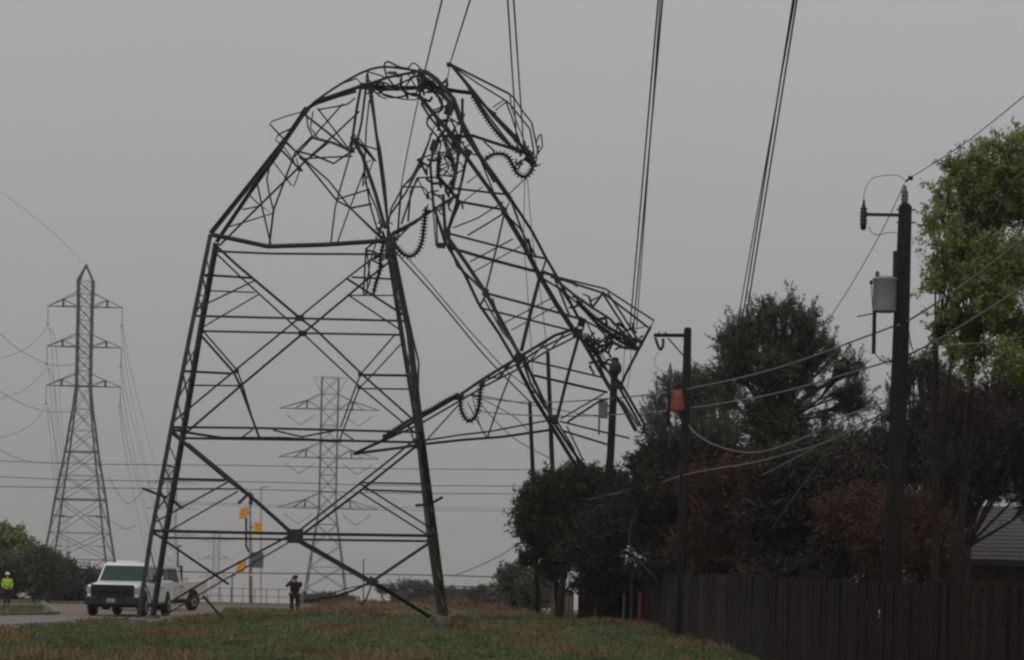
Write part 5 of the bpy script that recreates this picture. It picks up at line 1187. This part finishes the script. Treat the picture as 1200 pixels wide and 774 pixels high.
#=== TRUCK
def truck(front_px, Y0, yaw, paint, side_paint, label, rack):
    rz = rad(yaw); front_c = P(front_px, 700, Y0)
    H2 = 2.03; Wd = 1.03
    root = bpy.data.objects.new('pickup_truck', None); C.objects.link(root)
    root.matrix_basis = Matrix.Translation((front_c.x, Y0, .01)) @ Matrix.Rotation(rz, 4, 'Z') @ Matrix.Scale(1.04, 4)
    tag(root, label, 'truck', 'white work pickups on the drive')
    # local frame: x across, y from the nose (0) back (6.2), z up
    def part(name, mb, mt, bv=0, par=None, seg=2, sm=False):
        me = bpy.data.meshes.new(name); me.from_pydata([tuple(v) for v in mb.v], [], mb.f); me.update(); me.materials.append(mt)
        o = bpy.data.objects.new(name, me); C.objects.link(o); o.parent = par or root
        if bv: bevel(o, bv, seg)
        if sm:
            for p in o.data.polygons: p.use_smooth = True
        return o
    def loft(secs):
        """secs: list of (y, halfwidth bottom, halfwidth top, z0, z1)"""
        mb = MB(); n = len(secs)
        for (y, wb, wt, z0, z1) in secs: mb.v += [Vector((-wb, y, z0)), Vector((wb, y, z0)), Vector((wt, y, z1)), Vector((-wt, y, z1))]
        for i in range(n - 1):
            for j in range(4): k = (j + 1) % 4; mb.f.append((i * 4 + j, i * 4 + k, (i + 1) * 4 + k, (i + 1) * 4 + j))
        mb.f.append((3, 2, 1, 0)); e = (n - 1) * 4; mb.f.append((e, e + 1, e + 2, e + 3)); return mb
    part('body', loft([(.12, .96, .93, .55, 1.08), (.25, 1.0, .97, .50, 1.17), (1.5, Wd, 1.0, .50, 1.24), (1.9, Wd, 1.0, .5, 1.24), (4.2, Wd, 1.0, .5, 1.24)]), paint, .05)
    part('bed', loft([(4.22, Wd, 1.01, .52, 1.34), (6.1, Wd, 1.01, .55, 1.36)]), side_paint, .05)
    part('hood', loft([(.16, .80, .76, 1.08, 1.16), (.5, .86, .82, 1.14, 1.24), (1.55, .92, .86, 1.2, 1.31)]), paint, .04)
    part('cab', loft([(1.5, .96, .90, 1.22, 1.26), (2.05, .95, .80, 1.22, 1.95), (2.3, .95, .78, 1.22, 2.02), (3.9, .95, .78, 1.22, 2.02), (4.15, .95, .80, 1.22, 1.93)]), paint, .035)
    ws = MB(); ws.add([(-.84, 1.58, 1.32), (.84, 1.58, 1.32), (.73, 2.03, 1.89), (-.73, 2.03, 1.89), (-.84, 1.52, 1.34), (.84, 1.52, 1.34), (.73, 1.97, 1.90), (-.73, 1.97, 1.90)], [(3, 2, 1, 0), (4, 5, 6, 7), (0, 1, 5, 4), (1, 2, 6, 5), (2, 3, 7, 6), (3, 0, 4, 7)])
    part('windshield', ws, M['glass'])
    for sx in (-1, 1):
        for (ya, yb, yc, yd) in ((2.0, 2.28, 2.95, 2.95), (3.08, 3.08, 3.85, 3.80)):
            a = [(sx * .955, ya if ya > 2.1 else 1.85, 1.30), (sx * .955, yc, 1.30), (sx * .815, yd, 1.88), (sx * .815, yb - .05, 1.88)]
            b_ = [(x + sx * .022, y, z) for x, y, z in a]
            part('side_window', MB().add(a + b_, [(3, 2, 1, 0), (4, 5, 6, 7), (0, 1, 5, 4), (1, 2, 6, 5), (2, 3, 7, 6), (3, 0, 4, 7)]), M['glass'])
        for (ya, yb) in ((1.75, 3.0), (3.03, 4.15)):
            dr = part('door', MB().box((sx * (Wd + .002), (ya + yb) / 2, .88), (.02, yb - ya - .02, .64)), side_paint, .008, seg=1)
            part('door_handle', MB().box((sx * (Wd + .025), yb - .2, 1.08), (.03, .16, .04)), M['black_plastic'], par=dr)
        mr = part('mirror', MB().box((sx * 1.22, 1.82, 1.42), (.2, .1, .34)), M['black_plastic'], .03)
        part('mirror_arm', MB().box((sx * 1.06, 1.84, 1.36), (.26, .05, .05)), M['black_plastic'])
        part('headlight', MB().box((sx * .90, .14, .98), (.17, .12, .22)), M['lamp'], .02)
        part('rocker_panel', MB().box((sx * .98, 3.1, .46), (.12, 2.6, .12)), M['black_plastic'], .02)
        for y in (1.02, 4.95):
            # arch
            part('wheel_arch', MB().lathe([(.46, -.05), (.46, .05)], (sx * .985, y, .52), 20, mtx=Matrix.Rotation(rad(90), 3, 'Y')), M['black_plastic'])
            wm = Matrix.Rotation(rad(90), 3, 'Y')
            wh = bpy.data.objects.new('wheel', None)
            t = part('wheel', MB().lathe([(.20, -.13), (.34, -.14), (.395, -.10), (.40, 0), (.395, .10), (.34, .14), (.20, .13)], (sx * .95, y, .40), 24, mtx=wm), M['rubber'], sm=True)
            part('rim', MB().lathe([(.05, -.15), (.21, -.145), (.23, -.10), (.23, .10), (.21, .145), (.05, .15)], (sx * .95, y, .40), 18, mtx=wm), M['rim'], par=t)
            part('hub_cap', MB().lathe([(.08, -.17), (.09, 0), (.08, .17)], (sx * .95, y, .40), 12, mtx=wm), M['dark_metal'], par=t)
    part('grille', MB().box((0, .09, .90), (1.62, .12, .56)), M['black_plastic'], .03)
    for k in range(3): part('grille_bar', MB().box((0, .03, .82 + .13 * k), (1.26, .03, .035)), M['dark_metal'])
    part('front_bumper', MB().box((0, .0, .58), (2.04, .24, .30)), M['dark_metal'], .05)
    part('bumper_guard', MB().box((-.45, -.12, .78), (.06, .06, .5)).box((.45, -.12, .78), (.06, .06, .5)).box((0, -.12, 1.0), (1.1, .05, .05)).box((0, -.12, .72), (1.1, .05, .05)), M['black_plastic'], 0)
    part('license_plate', MB().box((0, -.14, .60), (.32, .015, .16)), M['grey_paint'])
    part('chassis', MB().box((0, 3.1, .45), (1.5, 5.6, .22)), M['dark_metal'])
    part('rear_bumper', MB().box((0, 6.2, .60), (1.9, .16, .2)), M['dark_metal'], .03)
    part('tailgate', MB().box((0, 6.12, .96), (1.6, .05, .6)), paint, .02)
    if rack: part('headache_rack', MB().box((-.8, 4.3, 1.65), (.07, .07, .75)).box((.8, 4.3, 1.65), (.07, .07, .75)).box((0, 4.3, 2.0), (1.66, .07, .07)).box((0, 4.3, 1.7), (1.6, .04, .04)), M['black_plastic'])
    part('toolbox', MB().box((0, 4.55, 1.44), (1.8, .4, .2)), paint, .03)
    if not rack: part('roof_beacon_bar', MB().box((0, 2.6, 2.06), (.9, .16, .07)), paint, .02)
truck(131, 98.4, -4.5, M['white_paint'], M['white_paint'], 'white work pickup facing the camera on the drive, nearer of two', False)
truck(129, 117, -27, M['cream_paint'], M['cream_paint'], 'cream white crew cab pickup seen from the side behind the left tower legs', True)
#=== PEOPLE
def skin_mesh(nodes, edges, subdiv=1):
    """nodes: (x,y,z,r); a continuous limb-and-trunk surface"""
    me = bpy.data.meshes.new('tmp'); me.from_pydata([n[:3] for n in nodes], edges, []); me.update()
    o = bpy.data.objects.new('tmp', me); C.objects.link(o)
    m1 = o.modifiers.new('s', 'SKIN'); m1.use_smooth_shade = True
    sv = me.skin_vertices[0].data
    for i, n in enumerate(nodes):
        r = n[3]; sv[i].radius = (r, r * (n[4] if len(n) > 4 else 1)); sv[i].use_root = (i == 0)
    m2 = o.modifiers.new('u', 'SUBSURF'); m2.levels = subdiv; m2.render_levels = subdiv
    bpy.context.view_layer.update()
    dg = bpy.context.evaluated_depsgraph_get()
    out = bpy.data.meshes.new_from_object(o.evaluated_get(dg))
    bpy.data.objects.remove(o); bpy.data.meshes.remove(me)
    return out
def person(loc, rz, label, pose, cloth, trousers, vest=False, hat=False):
    root = bpy.data.objects.new('person', None); C.objects.link(root)
    root.matrix_basis = Matrix.Translation(loc) @ Matrix.Rotation(rz, 4, 'Z')
    tag(root, label, 'person')
    N = [(0, 0, .95, .15, .8), (0, 0, 1.15, .145, .75), (0, .01, 1.35, .16, .72), (0, .01, 1.47, .09, .8), (0, 0, 1.54, .055), (0, -.01, 1.62, .085), (0, -.015, 1.70, .088)]
    E = [(0, 1), (1, 2), (2, 3), (3, 4), (4, 5), (5, 6)]
    def chain(st, pts):
        p = st
        for q in pts: N.append(q); E.append((p, len(N) - 1)); p = len(N) - 1
        return p
    feet = []
    for s in (-1, 1):
        chain(0, [(s * .10, 0, .86, .095), (s * .115, -.01, .50, .068), (s * .12, .02, .28, .058), (s * .12, .03, .10, .042), (s * .125, -.04, .05, .042), (s * .13, -.14, .035, .034)])
    arms = {}
    for s in (-1, 1):
        el, wr = pose[0 if s < 0 else 1]
        h = chain(2, [(s * .20, .01, 1.42, .06), (el[0], el[1], el[2], .043), (wr[0], wr[1], wr[2], .030)])
        w_ = Vector(wr); d = (w_ - Vector(el)).normalized(); pal = w_ + d * .07
        hp = chain(h, [(pal.x, pal.y, pal.z, .034, .6)])
        side = d.cross(Vector((0, 1, .2))).normalized()
        for k in range(4):
            o = side * (.027 - .018 * k); ln = (.065, .078, .072, .055)[k]; f1 = pal + o + d * .035; f2 = f1 + d * ln * .6 + Vector((0, -.02, -.01))
            chain(hp, [(f1.x, f1.y, f1.z, .010), (f2.x, f2.y, f2.z, .008)])
        tb = w_ + d * .03 + side * .035; t2 = tb + side * .02 + d * .035
        chain(h, [(tb.x, tb.y, tb.z, .011), (t2.x, t2.y, t2.z, .009)])
        arms[s] = (el, wr)
    me = skin_mesh(N, E); me.materials.append(M['skin'])
    body = bpy.data.objects.new('body', me); C.objects.link(body); body.parent = root
    def cloth_part(name, nodes, edges, mt):
        m_ = skin_mesh(nodes, edges); m_.materials.append(mt); o = bpy.data.objects.new(name, m_); C.objects.link(o); o.parent = root; return o
    J = [(0, 0, .80, .19, .85), (0, 0, 1.12, .18, .78), (0, .01, 1.34, .19, .76), (0, .01, 1.46, .12, .85)]; JE = [(0, 1), (1, 2), (2, 3)]
    for s in (-1, 1):
        el, wr = arms[s]; b = len(J)
        J += [(s * .215, .01, 1.42, .085), (el[0], el[1], el[2], .062), (wr[0], wr[1], wr[2], .050)]; JE += [(2, b), (b, b + 1), (b + 1, b + 2)]
    cloth_part('jacket', J, JE, cloth)
    T = [(0, 0, .93, .175, .85)]; TE = []
    for s in (-1, 1):
        b = len(T); T += [(s * .10, 0, .84, .115), (s * .115, -.01, .50, .088), (s * .12, .03, .12, .075)]; TE += [(0, b), (b, b + 1), (b + 1, b + 2)]
    cloth_part('trousers', T, TE, trousers)
    for s in (-1, 1):
        o = MB().box((s * .125, -.05, .06), (.11, .30, .12), taper=.8).build('boot', M['black_plastic']); bevel(o, .02, 2); o.parent = root
    # face
    f = MB()
    for s in (-1, 1): f.lathe([(.004, -.012), (.012, 0), (.004, .012)], (s * .032, -.095, 1.68), 8)
    o = f.build('eyes', M['dark_metal']); o.parent = root
    o = MB().add([(-.016, -.09, 1.64), (.016, -.09, 1.64), (0, -.125, 1.645), (0, -.095, 1.685)], [(0, 1, 2), (1, 3, 2), (3, 0, 2), (0, 3, 1)]).build('nose', M['skin']); o.parent = root
    o = MB().box((0, -.092, 1.612), (.045, .012, .010)).build('mouth', M['grey_cloth']); o.parent = root
    if hat:
        o = MB().lathe([(.15, 1.715), (.152, 1.73), (.118, 1.74), (.112, 1.79), (.08, 1.835), (.02, 1.85)], (0, -.01, 0), 18).build('hard_hat', M['white_hat'], None, True); o.parent = root
    else:
        o = MB().lathe([(.098, 1.66), (.108, 1.72), (.09, 1.77), (.04, 1.80)], (0, .012, 0), 16).build('hair', M['hair'], None, True); o.parent = root
    if vest:
        for z, nm, mt, r0 in ((1.05, 'reflective_band', M['reflective'], .205),):
            o = MB().lathe([(r0, z), (r0 + .004, z + .03), (r0, z + .06)], (0, 0, 0), 18).build(nm, mt, None, True); o.parent = root; o.scale = (1, .82, 1)
    return root
g1 = G(8, 140)
person(g1, rad(8), 'worker in lime hi-vis vest and white hard hat on the left grass', (((-.27, .02, 1.16), (-.20, -.18, 1.02)), ((.27, .02, 1.16), (.22, -.16, 1.0))), M['hivis'], M['navy'], True, True)
g2 = G(345, 121)
pp = person(g2, rad(-155), 'dark clothed person behind the berm raising a camera to the face', (((-.29, -.14, 1.24), (-.06, -.17, 1.56)), ((.29, -.14, 1.24), (.06, -.17, 1.56))), M['black_cloth'], M['dark_trouser'])
pp.matrix_basis = pp.matrix_basis @ Matrix.Scale(1.28, 4, (1, 0, 0)) @ Matrix.Scale(1.35, 4, (0, 1, 0))
d_ = Matrix.Rotation(rad(-155), 3, 'Z') @ Vector((0, -.30, 1.62)); cm = thing('camera_in_hand', g2 + d_, 'small black camera held by the dark clothed person', 'camera', rz=rad(-155))
o = MB().box(g2 + d_, (.14, .08, .10), rz=rad(-155)).build('camera_body', M['black_plastic'], cm); bevel(o, .01, 1)
MB().tube([g2 + d_, g2 + Matrix.Rotation(rad(-155), 3, 'Z') @ Vector((0, -.42, 1.62))], .035, 10).build('lens', M['black_plastic'], cm)
#=== HAZE
hz = MB().box((0, 1730, 28), (5200, 3700, 140)).build('haze', None)
hm = bpy.data.materials.new('haze'); hm.use_nodes = True; n = hm.node_tree.nodes; n.clear()
ou = n.new('ShaderNodeOutputMaterial'); pv = n.new('ShaderNodeVolumePrincipled')
pv.inputs['Color'].default_value = (.99, .975, .98, 1); pv.inputs['Density'].default_value = .00030; pv.inputs['Anisotropy'].default_value = .7
hm.node_tree.links.new(pv.outputs[0], ou.inputs['Volume']); hz.data.materials.append(hm)
tag(hz, 'pale rainy haze over the whole scene', 'haze', kind='stuff')
for p in bpy.data.objects: pass
